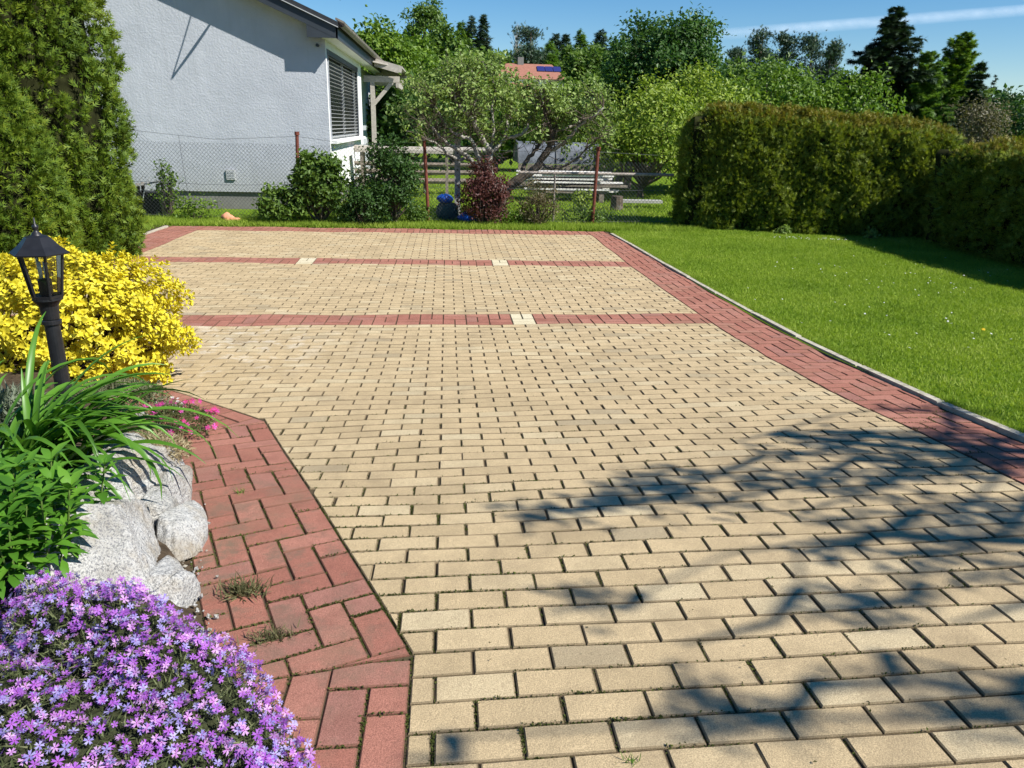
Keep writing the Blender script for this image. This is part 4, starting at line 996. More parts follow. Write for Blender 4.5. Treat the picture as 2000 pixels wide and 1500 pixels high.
HEG = [(0, (.045, .078, .010)), (.4, (.145, .195, .022)), (.75, (.26, .315, .045)), (1, (.42, .45, .14))]
M['hedge'] = leaf_mat('hedge_spray', HEG, .4, .6, .3, patch=1.8, amt=.4, tcol=(1.1, 1.1, .5))
M['bronze'] = leaf_mat('bronze_hedge_tips', [(0, (.11, .10, .012)), (.5, (.20, .17, .018)), (1, (.28, .25, .035))], .3, .6, .25, patch=2.5, amt=.35)
def hedge(label, A, B, hA, hB, th, n, seed, side=1, bulge=.0):
    """clipped hedge from A to B (front edge), thickness th to the left of A->B * side"""
    A = np.array(A, float); B = np.array(B, float); d = (B - A) / np.linalg.norm(B - A); L = np.linalg.norm(B - A); nrm = np.array((-d[1], d[0])) * side; r_ = np.random.default_rng(seed)
    root = thing('thuja_hedge', label, 'hedge', (A[0], A[1], float(hz(*A))))
    def surf(p):
        q = p.copy(); q[:, 2] = np.maximum(p[:, 2], 0); k = (np.abs(q)**5).sum(1)**.2; p = p / np.where(k > 0, np.maximum(k, np.abs(p).max(1) * .0 + k), 1)[:, None] if False else p / np.maximum(k, 1e-6)[:, None]
        return p
    m_ = int(n * 1.3); face = r_.choice(5, m_, p=(.46, .10, .26, .09, .09)); p = r_.uniform(-1, 1, (m_, 3))
    p[face == 0, 1] = -1; p[face == 1, 1] = 1; p[face == 2, 2] = 1; p[face == 3, 0] = -1; p[face == 4, 0] = 1
    nn0 = np.zeros((m_, 3)); nn0[face == 0, 1] = -1; nn0[face == 1, 1] = 1; nn0[face == 2, 2] = 1; nn0[face == 3, 0] = -1; nn0[face == 4, 0] = 1
    pz = p[:, 2].copy(); p = surf(p); p[:, 2] = np.where(pz < 0, pz, p[:, 2])
    def world(p):
        s = (p[:, 0] + 1) / 2; h = hA + (hB - hA) * s
        lump_ = .03 * np.sin(p[:, 0] * L * 2.1 + p[:, 2] * 3) + .03 * np.sin(p[:, 0] * L * 4.7 - p[:, 2] * 6)
        v = (p[:, 1] + 1) / 2 * th * (1 - .0 * p[:, 2]) + p[:, 1] * lump_ - (p[:, 1] < 0) * .06 * (p[:, 2] < -.7) * -1
        xy = d[None] * (s * L)[:, None] + nrm[None] * v[:, None]; z = (p[:, 2] + 1) / 2 * h + lump_ * .5 * (p[:, 2] > .6)
        return np.c_[xy, z]
    P = world(p * (1 + r_.normal(0, .008, (m_, 1)))); nw = np.c_[nn0[:, :1] * d[None] + nn0[:, 1:2] * nrm[None], nn0[:, 2]]
    dp = r_.random(m_) < .35; P[dp] -= nw[dp] * r_.uniform(.02, .12, (dp.sum(), 1))
    cl_ = np.sin(P[:, 0] * 9 + P[:, 2] * 3 + 2 * np.sin(P[:, 2] * 5)) * np.sin(P[:, 2] * 8 + P[:, 0] * 2 + P[:, 1] * 7) + .6 * np.sin(P[:, 0] * 21 - P[:, 2] * 17); P += nw * (.045 * cl_ + r_.normal(0, .025, m_))[:, None]
    k_ = r_.integers(5, 12, m_); P = np.repeat(P, k_, 0); nw = np.repeat(nw, k_, 0); p = np.repeat(p, k_, 0); m_ = len(P)
    dv = unit(r_.normal(size=(m_, 3)) + nw * .8 + (0, 0, .3)); P = P + dv * r_.uniform(.01, .085, (m_, 1))
    g = dv * 1.0 + nw * .3 + (0, 0, .4) + r_.normal(0, .25, (m_, 3)); nr = np.cross(g, (0, 0, 1.)) + r_.normal(0, .8, (m_, 3)) + nw * .3; S = r_.uniform(.05, .11, m_)
    topm = (p[:, 2] > .88) & (r_.random(m_) < .85) | (p[:, 2] > .72) & (r_.random(m_) < .25)
    V, F = scatter(*SPRAY3, P[~topm], nr[~topm], S[~topm], g[~topm]); add('foliage', mesh('foliage', V, F, M['hedge']), root, kind='stuff')
    V, F = scatter(*SPRAY3, P[topm], nr[topm], S[topm] * .9, g[topm] + (0, 0, .8)); add('bronze_top', mesh('bronze_top', V, F, M['bronze']), root, kind='stuff')
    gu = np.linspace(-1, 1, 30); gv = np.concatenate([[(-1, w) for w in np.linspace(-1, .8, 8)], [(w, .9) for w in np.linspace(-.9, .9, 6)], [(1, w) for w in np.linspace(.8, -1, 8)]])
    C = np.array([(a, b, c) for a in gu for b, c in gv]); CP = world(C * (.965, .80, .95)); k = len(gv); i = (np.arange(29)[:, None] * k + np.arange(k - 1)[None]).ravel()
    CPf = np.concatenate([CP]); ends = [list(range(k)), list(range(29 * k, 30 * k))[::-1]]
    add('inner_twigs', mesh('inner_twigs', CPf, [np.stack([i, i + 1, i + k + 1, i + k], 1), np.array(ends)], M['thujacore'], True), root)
hedge('long clipped thuja hedge with bronze top along the back of the lawn', (4.25, 13.8), (8.95, 12.75), 2.13, 1.80, 1.2, 6400, 11)
hedge('dark thuja hedge in its own shade along the right of the lawn', (7.98, 12.7), (7.85, 3.0), 1.60, 1.62, 1.1, 5200, 12)

# ---------------------------------------------------------------- generic trees
def bark_tube(root, P, rad, name='trunk', mat='bark', n=7):
    add(name, MB().tube(P, rad, n).mesh(name, M[mat], True), root)

def clump_pts(C, Rr, nc, per, cr, r_, shell=.55, low=-.7):
    d = unit(r_.normal(size=(nc * 2, 3))); d = d[d[:, 2] > low][:nc]; nc = len(d)
    b = 1 + .16 * np.sin(d @ r_.normal(size=3) * 4 + r_.uniform(0, 6)) + .10 * np.sin(d @ r_.normal(size=3) * 8)
    rad = (r_.random(nc) * (1 - shell**2) + shell**2)**.5 * b; cc = d * Rr * rad[:, None]
    k = r_.integers(int(per * .6), int(per * 1.4) + 1, nc); P = np.repeat(cc, k, 0) + r_.normal(0, 1, (k.sum(), 3)) * cr * (1, 1, .75); O = np.repeat(d, k, 0)
    return P + C, O, cc + C
GREENS = {
    'bright': [(0, (.06, .12, .012)), (.5, (.12, .205, .02)), (1, (.22, .31, .035))],
    'mid': [(0, (.045, .09, .014)), (.5, (.095, .165, .024)), (1, (.17, .25, .045))],
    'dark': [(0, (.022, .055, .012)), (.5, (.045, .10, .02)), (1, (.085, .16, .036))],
    'walnut': [(0, (.022, .06, .010)), (.5, (.052, .12, .02)), (1, (.12, .21, .05))],
    'yellow': [(0, (.11, .165, .022)), (.5, (.22, .30, .035)), (1, (.36, .42, .06))],
    'apple': [(0, (.10, .16, .03)), (.4, (.20, .285, .065)), (.8, (.33, .41, .13)), (1, (.52, .55, .32))],
    'spruce': [(0, (.013, .028, .012)), (.5, (.028, .055, .024)), (1, (.055, .09, .038))],
    'pine': [(0, (.022, .045, .026)), (.5, (.045, .08, .042)), (1, (.08, .125, .065))],
    'larch': [(0, (.06, .125, .018)), (.5, (.115, .21, .03)), (1, (.19, .29, .045))],
    'brown': [(0, (.07, .06, .03)), (.5, (.13, .115, .06)), (1, (.19, .17, .10))],
    'red': [(0, (.05, .018, .016)), (.5, (.10, .035, .030)), (.85, (.15, .06, .05)), (1, (.22, .12, .10))],
    'olive': [(0, (.07, .065, .03)), (.5, (.12, .11, .045)), (.8, (.17, .13, .07)), (1, (.20, .09, .05))],
}
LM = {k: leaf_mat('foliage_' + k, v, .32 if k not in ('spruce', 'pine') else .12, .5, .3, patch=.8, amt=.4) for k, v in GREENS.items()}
def broad(name, label, x, y, ztop, rx, tone, n=9000, leaf=.12, seed=1, z0=None, trunk_h=.35, ry=None, cat='tree', group=None, cr=.12, nc=None, shell=.5, low=-.75, gap=0.):
    """leafy tree or bush: clumps of leaves on limbs that run out to the clumps"""
    r_ = np.random.default_rng(seed); zb = float(hz(x, y)) if z0 is None else z0; H = ztop - zb; root = thing(name, label, cat, (x, y, zb), group)
    ry = rx if ry is None else ry; cz = H * (1 + trunk_h) / 2; C = np.array((0, 0, cz)); Rr = np.array((rx, ry, H * (1 - trunk_h) / 2 * 1.0))
    nc = nc or max(24, n // 90); P, O, cc = clump_pts(C, Rr, nc, n // nc, cr * (rx + Rr[2]) * .8, r_, shell, low)
    P[:, 2] = np.maximum(P[:, 2], .03)
    V, F = scatter(*LEAF2, P, O * .8 + r_.normal(0, .7, P.shape) + (0, 0, .35), r_.uniform(.7, 1.35, len(P)) * leaf, O * .4 + r_.normal(0, .8, P.shape))
    add('crown', mesh('crown', V, F, LM[tone]), root)
    tr = .035 * H; lines = []
    for q in cc[:: max(1, len(cc) // 26)]:
        s = np.array((0, 0, H * trunk_h * random.uniform(.6, 1.2))); mid = (s + q) / 2 + r_.normal(0, .06 * rx, 3) - (0, 0, .05 * H); lines.append(([s, mid, q], [tr * .45, tr * .28, tr * .08]))
    mb = tubes(lines, 4); mb.tube([(0, 0, -.1), (r_.normal(0, .02) * H, 0, H * trunk_h * .7), (0, 0, H * (trunk_h * .6 + .4))], [tr, tr * .75, tr * .3], 7)
    add('trunk', mb.mesh('trunk', M['bark']), root); return root

def conifer(name, label, x, y, ztop, rx, tone='spruce', n=7000, seed=1, droop=.25, spray=.3, base=.04, z0=None, cat='tree', group=None, taper=1.0, up=.0, whorl=None):
    r_ = np.random.default_rng(seed); zb = float(hz(x, y)) if z0 is None else z0; H = ztop - zb; root = thing(name, label, cat, (x, y, zb), group)
    nw = whorl or max(20, int(H / .16)); P = []; G = []; lines = []
    for k in range(nw):
        f = base + (1 - base) * (k + r_.random() * .6) / nw; L = rx * (1 - f)**taper * r_.uniform(.7, 1.15) + .02 * rx
        nb = int(r_.integers(5, 9))
        for q in range(nb):
            a = r_.uniform(0, 6.283); l = L * r_.uniform(.5, 1.2); dr = droop * r_.uniform(.4, 1.4)
            e = np.array((math.cos(a), math.sin(a), 0)); m_ = max(3, int(n / (nw * 6.5) * (.25 + 1.5 * l / rx)))
            t = r_.random(m_)**.75; pts = e[None] * (t * l)[:, None]; pts[:, 2] += f * H - dr * l * t + .38 * dr * l * t**3 + up * l * t
            sd = np.array((-e[1], e[0], 0)); w = .26 * l * (1.05 - t) * r_.uniform(-1, 1, m_); pts += sd[None] * w[:, None]; pts[:, 2] -= np.abs(w) * .25
            P.append(pts); G.append(e[None] * .8 + sd[None] * np.sign(w)[:, None] * .6 + np.array((0, 0, -.25 + up))[None] + r_.normal(0, .25, (m_, 3)))
            if q % 3 == 0: lines.append(([(0, 0, f * H), tuple(e * l * .5 + (0, 0, f * H - dr * l * .45)), tuple(e * l + (0, 0, f * H - dr * l * .62))], [.012 * H * (1 - f) + .004, .006 * H * (1 - f) + .003, .003]))
    P = np.concatenate(P); G = np.concatenate(G); s = spray * r_.uniform(.6, 1.2, len(P)) * (.55 + .45 * (1 - P[:, 2] / H))
    V, F = scatter(*SPRAY3, P, np.c_[r_.normal(0, .5, (len(P), 2)), np.ones(len(P))], s, G); add('crown', mesh('crown', V, F, LM[tone]), root)
    mb = tubes(lines, 3); mb.tube([(0, 0, -.1), (0, 0, H * .5), (0, 0, H * .985)], [.022 * H, .012 * H, .002 * H], 7); add('trunk', mb.mesh('trunk', M['bark']), root); return root

def pine(label, x, y, ztop, rx, seed, n=3600, group=None, leaf=.34, tone='pine'):
    r_ = np.random.default_rng(seed); zb = float(hz(x, y)); H = ztop - zb; root = thing('pine_tree', label, 'tree', (x, y, zb), group); P = []; O = []; lines = []
    for k in range(26):
        f = r_.uniform(.28, .98); a = r_.uniform(0, 6.28); l = rx * (1.1 - .75 * abs(f - .6) / .4 * .8) * r_.uniform(.35, 1.0); c = np.array((l * math.cos(a), l * math.sin(a), f * H))
        m_ = n // 26; q = c + r_.normal(0, 1, (m_, 3)) * (rx * .26, rx * .26, H * .035); P.append(q); O.append(r_.normal(0, .5, (m_, 3)) + (0, 0, .7)); lines.append(([(0, 0, f * H - .05 * H), tuple(c)], [.012 * H, .003 * H]))
    P = np.concatenate(P); O = np.concatenate(O); V, F = scatter(*SPRAY3, P, r_.normal(size=P.shape), leaf * r_.uniform(.6, 1.1, len(P)), O); add('crown', mesh('crown', V, F, LM[tone]), root)
    mb = tubes(lines, 3); mb.tube([(0, 0, -.1), (0, 0, H * .5), (0, 0, H * .96)], [.02 * H, .014 * H, .004 * H], 6); add('trunk', mb.mesh('trunk', M['bark']), root)

# ---------------------------------------------------------------- apple tree
AP = {
'trunk': [(0.92,14.8,-0.02),(0.99,14.8,0.29),(1.06,14.8,0.49)],
'stemR': [(1.06,14.8,0.49),(1.21,14.79,0.67),(1.41,14.78,0.8),(1.58,14.77,0.9),(1.72,14.76,1.04),(1.86,14.74,1.28),(1.94,14.73,1.43),(1.97,14.72,1.62),(1.83,14.71,1.8),(1.77,14.7,2.04)],
'stemR2': [(1.41,14.8,0.8),(1.43,14.84,0.98),(1.54,14.88,1.17),(1.73,14.92,1.37),(1.84,14.96,1.56),(1.9,15.0,1.7)],
'stemL': [(1.06,14.8,0.49),(0.88,14.82,0.69),(0.79,14.85,0.93),(0.78,14.88,1.1),(0.81,14.9,1.25)],
'L1': [(0.8,14.8,1.25),(0.65,14.77,1.48),(0.54,14.73,1.67),(0.4,14.7,1.89),(0.27,14.67,1.98),(0.17,14.63,2.1),(0.12,14.6,2.28)],
'L2': [(0.8,14.8,1.25),(0.94,14.85,1.32),(1.09,14.9,1.52),(1.14,14.95,1.76),(1.09,15.0,1.92)],
'L3': [(1.11,14.8,1.51),(1.29,14.88,1.52),(1.49,14.97,1.61),(1.54,15.05,1.8),(1.66,15.13,2.05),(1.71,15.22,2.19),(1.59,15.3,2.43)],
'L4': [(0.84,14.8,0.72),(0.66,14.74,0.94),(0.51,14.69,1.03),(0.38,14.63,1.16),(0.25,14.57,1.25),(0.06,14.51,1.35),(-0.11,14.46,1.48),(-0.29,14.4,1.68)],
'L5': [(0.66,14.8,0.94),(0.57,14.77,1.15),(0.51,14.74,1.35),(0.43,14.71,1.47),(0.26,14.69,1.5),(0.09,14.66,1.58),(-0.08,14.63,1.79),(-0.21,14.6,2.02)],
'L6': [(0.39,14.8,1.15),(0.23,14.62,1.09),(0.06,14.45,1.17),(-0.13,14.28,1.34),(-0.33,14.1,1.45)],
'R1': [(1.86,14.8,1.28),(2.05,14.7,1.35),(2.23,14.6,1.52),(2.45,14.5,1.79),(2.57,14.4,1.85),(2.79,14.3,2.06)],
'R2': [(1.98,14.8,1.62),(2.2,14.88,1.68),(2.47,14.95,1.79),(2.64,15.02,2.07),(2.76,15.1,2.34)],
'R3': [(1.73,14.8,1.04),(1.95,14.7,0.96),(2.14,14.6,1.0),(2.37,14.5,1.15),(2.54,14.4,1.37),(2.74,14.3,1.54)],
'L7': [(0.54,14.8,1.67),(0.48,14.88,2.01),(0.57,14.95,2.28),(0.51,15.02,2.49),(0.43,15.1,2.73)],
'T1': [(0.8,14.8,1.25),(0.88,14.88,1.62),(0.83,14.96,1.97),(0.88,15.04,2.29),(0.83,15.12,2.61),(0.66,15.2,2.82)],
'T2': [(1.78,14.8,2.04),(1.72,14.9,2.31),(1.84,15.0,2.48)]}
RAD = {'trunk': (.125, .11), 'stemR': (.10, .028), 'stemR2': (.05, .02), 'stemL': (.085, .06), 'L1': (.06, .022), 'L2': (.05, .016), 'L3': (.036, .012), 'L4': (.055, .022), 'L5': (.046, .018), 'L6': (.036, .015), 'R1': (.045, .016), 'R2': (.03, .012), 'R3': (.03, .010), 'L7': (.028, .010), 'T1': (.032, .010), 'T2': (.02, .01)}
apple = thing('apple_tree', 'old crooked apple tree with pale limbs leaning behind the wire fence', 'tree', (.95, 14.8, 0)); A0 = np.array((.95, 14.8, 0))
r_ = np.random.default_rng(55); lines = []; pts = []
for k, P in AP.items():
    P = np.array(P) - A0; m_ = (len(P) - 1) * 4 + 1; s = np.linspace(0, len(P) - 1, m_); Q = np.stack([np.interp(s, np.arange(len(P)), P[:, i]) for i in range(3)], 1)
    for _ in range(2): Q[1:-1] = (Q[:-2] + 2 * Q[1:-1] + Q[2:]) / 4
    Q[1:-1] += r_.normal(0, .008, Q[1:-1].shape); ra, rb_ = RAD[k]; rr_ = np.linspace(ra, rb_, m_) * (1 + r_.normal(0, .06, m_))
    nm = 'trunk' if k in ('trunk', 'stemR', 'stemL') else 'limb'
    add(nm, MB().tube(Q, rr_, 9).mesh(nm, M['bark'] if k in ('trunk', 'stemR', 'stemR2', 'R3') else M['limb'], True), apple)
    if k not in ('trunk',): pts.append(Q[len(Q) // (2 if k in ('stemR', 'stemL', 'L4', 'R3', 'L6') else 5):])
pts = np.concatenate(pts); tips_ = []; env_c = np.array((.17, .1, 1.85)); env_r = np.array((2.05, 1.5, 1.22))
tw = []
for k in range(330):
    b = pts[r_.integers(len(pts))]; dv = unit(b - np.array((.1, .0, .9)) + r_.normal(0, .55, 3) + (0, 0, .35)); L = r_.uniform(.25, .75); P = [b]; p = b.copy()
    for q in range(5):
        dv = unit(dv + r_.normal(0, .22, 3) + (0, 0, .05)); p = p + dv * L / 5; P.append(p.copy())
    e = (P[-1] - env_c) / env_r
    if (e**2).sum() > 1.12 or (P[-1][2] < 1.3 and abs(P[-1][0] - .15) < 1.0): continue
    tw.append((P, np.linspace(.007, .002, 6))); tips_ += [np.array(P[i]) for i in (2, 3, 4, 5)]
    for z_ in range(2):
        p = np.array(P[r_.integers(2, 5)]); dv2 = unit(dv + r_.normal(0, .8, 3)); P2 = [p, p + dv2 * .13, p + dv2 * .25 + (0, 0, .03)]; tw.append((P2, [.005, .004, .0025])); tips_ += [np.array(P2[1]), np.array(P2[2])]
# outer shoots filling the crown outline
dd = dome_dirs(520, -.42)
for q in dd:
    p = env_c + q * env_r * r_.uniform(.62, .98) * (1 + .10 * math.sin(q[0] * 6 + 1) + .08 * math.sin(q[2] * 9 + q[0] * 4)); j = np.argmin(((pts - p)**2).sum(1)); b = pts[j]
    if np.linalg.norm(p - b) < 1.0: tw.append(([b, (b + p) / 2 + r_.normal(0, .06, 3), p], [.008, .006, .003])); tips_ += [p, p * .75 + b * .25, p + r_.normal(0, .06, 3)]
add('twigs', tubes([q for q in tw if q[0][-1][2] < (2.55 if q[0][-1][0] > .05 else 3.0)], 4).mesh('twigs', M['bark']), apple)
tips_ = np.array(tips_); lowm = ((tips_[:, 2] < 1.30 + .25 * np.abs(tips_[:, 0] - .1)) & (np.abs(tips_[:, 0] - .15) < 1.05)) | ((tips_[:, 1] < -.35) & (tips_[:, 2] < 1.95) & (r_.random(len(tips_)) < .8)); lowm |= (tips_[:, 2] > np.where(tips_[:, 0] > .05, 2.56 + .14 * np.sin(tips_[:, 0] * 5), 2.95)); tree_l = pts; near_l = np.array([(((tree_l[:, 0] - q[0])**2 + (tree_l[:, 2] - q[2])**2).min() < .012) for q in tips_]); lowm |= near_l & (tips_[:, 1] < .1) & (tips_[:, 2] < 2.2) & (r_.random(len(tips_)) < .75); tips_ = tips_[~lowm]; k = 5; P = np.repeat(tips_, k, 0) + r_.normal(0, .045, (len(tips_) * k, 3)); O = unit(P - env_c)
V, F = scatter(*LEAF2, P, O * .5 + r_.normal(0, .7, P.shape) + (0, 0, .4), r_.uniform(.05, .095, len(P)), O * .4 + r_.normal(0, .8, P.shape)); add('leaves', mesh('leaves', V, F, LM['apple']), apple, kind='stuff')

# ---------------------------------------------------------------- bushes along the fence
def bush(name, label, x, y, h, rx, tone, n, leaf, seed, tmpl=LEAF2, **kw):
    return broad(name, label, x, y, float(hz(x, y)) + h, rx, tone, n, leaf, seed, trunk_h=.02, cat='bush', **kw)
bush('leafy_bush', 'large fresh green bush hiding the foot of the left rusty post', -2.22, 13.95, 1.26, .45, 'mid', 4600, .085, 61, ry=.32, cr=.10, group=None)
bush('leafy_bush', 'low loose shoots at the left of the large fresh green bush', -2.85, 13.9, .62, .40, 'mid', 1500, .08, 62, ry=.3, cr=.12)
bush('dense_bush', 'dense dark green bush below the house window corner', -.95, 14.0, 1.42, .40, 'dark', 5200, .06, 63, ry=.35, cr=.10)
bush('dense_bush', 'low dark green bush in front between the two larger bushes', -1.45, 13.75, .62, .46, 'dark', 3600, .055, 64, ry=.3, cr=.11)
bush('dense_bush', 'thin twiggy bush against the white wall above the dark bush', -1.50, 14.25, 1.02, .32, 'mid', 900, .05, 65, ry=.25, cr=.16)
bush('purple_bush', 'dark red leaved barberry bush before the apple trunk', .66, 14.12, 1.10, .44, 'red', 4600, .05, 66, ry=.34, cr=.11)
bush('twiggy_bush', 'small brownish twiggy bush right of the red bush', 1.66, 14.12, .80, .38, 'olive', 1900, .04, 67, ry=.26, cr=.13)
bush('leafy_bush', 'thin green climbing sapling by the tilted grey board', -5.02, 14.55, 1.0, .16, 'bright', 520, .06, 68, ry=.15, cr=.14)
bush('yellow_plant', 'small yellow green plant on the back grass by the right post', 2.88, 16.5, .42, .17, 'yellow', 420, .07, 69, cr=.16)
bush('weed_clump', 'leafy weeds growing at the plinth of the grey wall', -4.45, 14.1, .38, .42, 'bright', 620, .05, 70, ry=.2, cr=.16)
bush('weed_clump', 'green weeds at the foot of the middle rusty post', -.52, 14.2, .26, .26, 'mid', 700, .05, 71, ry=.2, cr=.16)
bush('weed_clump', 'broad leaved weeds at the base of the apple trunk', 1.25, 14.2, .24, .42, 'bright', 800, .05, 72, ry=.22, cr=.16)
bush('weed_clump', 'weeds along the fence foot near the right rusty post', 2.65, 14.5, .26, .5, 'mid', 900, .05, 73, ry=.22, cr=.16)
def pale_weed(x, y, label, seed): bush('pale_weed', label, x, y, .16, .11, 'apple', 150, .05, seed, cr=.16)
pale_weed(5.95, 13.25, 'leftmost pale weed at the foot of the long hedge', 74); pale_weed(7.35, 12.85, 'pale leafy weed at the hedge foot nearest the corner', 75)

# ---------------------------------------------------------------- trees behind
broad('orchard_tree', 'yellow green fruit tree directly right of the apple tree', 5.0, 20.0, 2.85, 1.35, 'yellow', 9500, .10, 81, trunk_h=.12, cr=.11)
broad('orchard_tree', 'pale green fruit tree showing above the left end of the hedge', 6.9, 21.5, 3.15, 1.6, 'yellow', 8500, .11, 82, trunk_h=.15, cr=.11)
broad('orchard_tree', 'light green fruit tree above the middle of the long hedge', 9.3, 22.5, 3.38, 1.7, 'bright', 8500, .12, 83, trunk_h=.15, cr=.11)
broad('orchard_tree', 'green fruit tree above the hedge just left of the spruce', 11.2, 21.8, 3.28, 1.35, 'bright', 6500, .12, 84, trunk_h=.15, cr=.12)
broad('chestnut_tree', 'large round dark green tree towering right of the apple tree', 8.1, 30, 5.62, 2.0, 'walnut', 36000, .155, 85, trunk_h=.10, cr=.075, nc=300, shell=.6)
conifer('spruce_tree', 'big dark spruce with layered branches against the sky', 14.45, 26, 5.6, 3.2, 'spruce', 42000, 86, .26, .36, taper=.8, whorl=48)
conifer('young_conifer', 'mid green soft conifer close right of the big spruce', 15.3, 25.2, 4.25, 1.45, 'larch', 20000, 87, .1, .30, taper=.6, up=.4, whorl=34)
conifer('larch_tree', 'tall narrow fresh green larch right of the spruce', 19.5, 30, 5.42, 1.35, 'bright', 22000, 88, .05, .34, taper=.5, up=.45, whorl=46)
conifer('spruce_tree', 'slim dark spruce in front of the fresh green larch', 16.3, 24, 3.95, 1.0, 'spruce', 12000, 89, .25, .28, taper=.7)
conifer('spruce_tree', 'thin spruce tip far right beyond the hedge', 31.6, 45, 5.2, .8, 'spruce', 2200, 90, .3, .34)
broad('brown_bush', 'brownish twiggy bush behind the corner of the two hedges', 11.5, 16.6, 2.62, .72, 'brown', 5500, .055, 91, trunk_h=.05, cr=.11)
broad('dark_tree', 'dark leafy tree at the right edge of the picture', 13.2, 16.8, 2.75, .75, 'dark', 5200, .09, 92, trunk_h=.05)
broad('leafy_tree', 'bright green trees mass rising behind the house roof', -3.1, 38, 6.2, 1.5, 'bright', 9000, .22, 93, trunk_h=.1, cr=.09)
broad('leafy_tree', 'bright green tree left of the apple crown under the round tree', .2, 36, 4.6, 2.0, 'bright', 9000, .22, 94, trunk_h=.1)
broad('round_tree', 'airy round topped tree standing on the skyline', -2.1, 85, 13.4, 2.25, 'mid', 5200, .30, 95, trunk_h=.3, cr=.075, nc=90)
conifer('larch_tree', 'pale pointed larch left of the two skyline spruces', 1.75, 95, 12.7, 2.4, 'larch', 3600, 96, .2, .95, taper=.8)
conifer('spruce_tree', 'left of the two pointed spruces on the skyline', 2.85, 95, 13.3, 2.3, 'pine', 3600, 97, .3, .95, group='pointed skyline spruces')
conifer('spruce_tree', 'right and taller of the two pointed skyline spruces', 4.2, 95, 13.6, 2.4, 'pine', 3600, 98, .3, .95, group='pointed skyline spruces')
pine('dark bushy pine in the middle of the skyline', 7.6, 75, 10.2, 1.7, 99)
for i, (x, y, zt, r0) in enumerate(((12.5, 95, 11.8, 2.0), (13.7, 95, 11.8, 2.2), (14.6, 90, 11.7, 2.6), (15.9, 85, 11.3, 2.6), (16.4, 80, 9.7, 2.2), (8.9, 70, 7.6, 2.0), (11.0, 88, 10.4, 2.4))):
    conifer('wood_tree', ('first pointed conifer of the wood right of the dark pine', 'second pointed conifer of the wood right of the dark pine', 'broad conifer in the middle of the far wood', 'tallest conifer of the far wood left of the chestnut', 'low conifer at the right end of the far wood', 'low conifer directly below the dark skyline pine', 'green conifer filling the far wood behind the red roof')[i], x, y, zt, r0, 'pine' if i in (0, 1, 3) else 'larch', 3400, 100 + i, .25, .9, group='trees of the far wood', taper=.75)
for i, (x, y, zt, r0) in enumerate(((26.9, 75, 8.8, 1.1), (27.2, 70, 10.1, 1.35), (30.3, 72, 9.8, 1.2), (31.8, 70, 9.5, 1.55), (33.5, 70, 9.1, 1.1))):
    pine(('small dark pine at the left of the pine group', 'tallest pine of the group above the long hedge', 'slim middle pine of the group above the long hedge', 'wide crowned pine right of the slim middle pine', 'lowest pine at the right end of the pine group')[i], x, y, zt, r0, 110 + i, group='pines above the long hedge')
def bare(label, x, y, ztop, rx, seed):
    r2 = np.random.default_rng(seed); zb = float(hz(x, y)); H = ztop - zb; root = thing('bare_tree', label, 'tree', (x, y, zb), 'bare trees on the skyline'); L = [([(0, 0, 0), (0, 0, H)], [.09, .02])]
    for k in range(70):
        f = r2.uniform(.35, .95); a = r2.uniform(0, 6.28); l = rx * (1.15 - f) * r2.uniform(.6, 1.3); L.append(([(0, 0, f * H), (l * .6 * math.cos(a), l * .6 * math.sin(a), f * H + l * .7), (l * math.cos(a), l * math.sin(a), f * H + l * 1.4)], [.035, .02, .012]))
    add('branches', tubes(L, 3).mesh('branches', M['limb']), root)
bare('leafless pale tree beside the dark skyline pine', 8.45, 100, 13.4, 1.3, 120); bare('leafless pale tree right of the pine group', 39, 80, 8.7, 1.3, 121)
hill_trees = [(-.1, 70, 9.3, 2.3, 'mid', 'leafy tree on the slope below the pointed spruces'), (-3.0, 60, 7.9, 2.2, 'bright', 'leafy tree on the slope below the round tree'), (3.5, 65, 7.3, 2.0, 'mid', 'leafy tree on the slope left of the red roof'), (12.9, 75, 8.5, 3.0, 'mid', 'leafy tree on the slope behind the red roof'), (12.9, 58, 6.5, 2.0, 'mid', 'leafy tree between the red roof and the chestnut'), (-1.4, 27, 3.1, 1.6, 'dark', 'dark green tree seen below the porch roof'), (22.5, 60, 6.8, 3.0, 'mid', 'leafy tree seen between chestnut and pines'), (26, 50, 5.2, 3.0, 'mid', 'leafy tree below the pine group'), (34, 60, 6.6, 3.2, 'mid', 'leafy tree left behind the big spruce'), (24.5, 32, 3.6, 2.2, 'dark', 'dark leafy tree low behind the right hedge'), (6.2, 40, 3.9, 1.9, 'mid', 'leafy tree in front of the red roofed house'), (2.0, 32, 3.0, 1.7, 'mid', 'leafy bush tree seen through the apple crown'), (10.5, 36, 4.3, 2.0, 'dark', 'dark tree low beside the chestnut'), (17.5, 42, 4.8, 2.6, 'mid', 'leafy tree right behind the chestnut')]
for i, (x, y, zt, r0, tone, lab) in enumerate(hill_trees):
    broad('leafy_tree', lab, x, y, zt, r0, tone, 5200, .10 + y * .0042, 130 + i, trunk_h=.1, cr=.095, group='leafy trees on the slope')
# far wooded hillside: one mass nobody could count
r_ = np.random.default_rng(200); n = 34000; X = r_.uniform(-60, 110, n); Y = r_.uniform(96, 150, n); Zg = hz(X, Y); tall = 2.4 + 1.6 * np.sin(X * .55 + Y * .2) * np.sin(X * .23 + 1) + 1.0 * np.sin(X * 1.3 + Y * .7)
P = np.c_[X, Y, Zg + np.clip(tall, .6, 6) * r_.random(n)**.6]; V, F = scatter(*LEAF2, P, r_.normal(size=(n, 3)) + (0, -.4, .7), r_.uniform(.5, 1.1, n)); add('hillside_wood', mesh('hillside_wood', V, F, LM['mid']), kind='stuff')

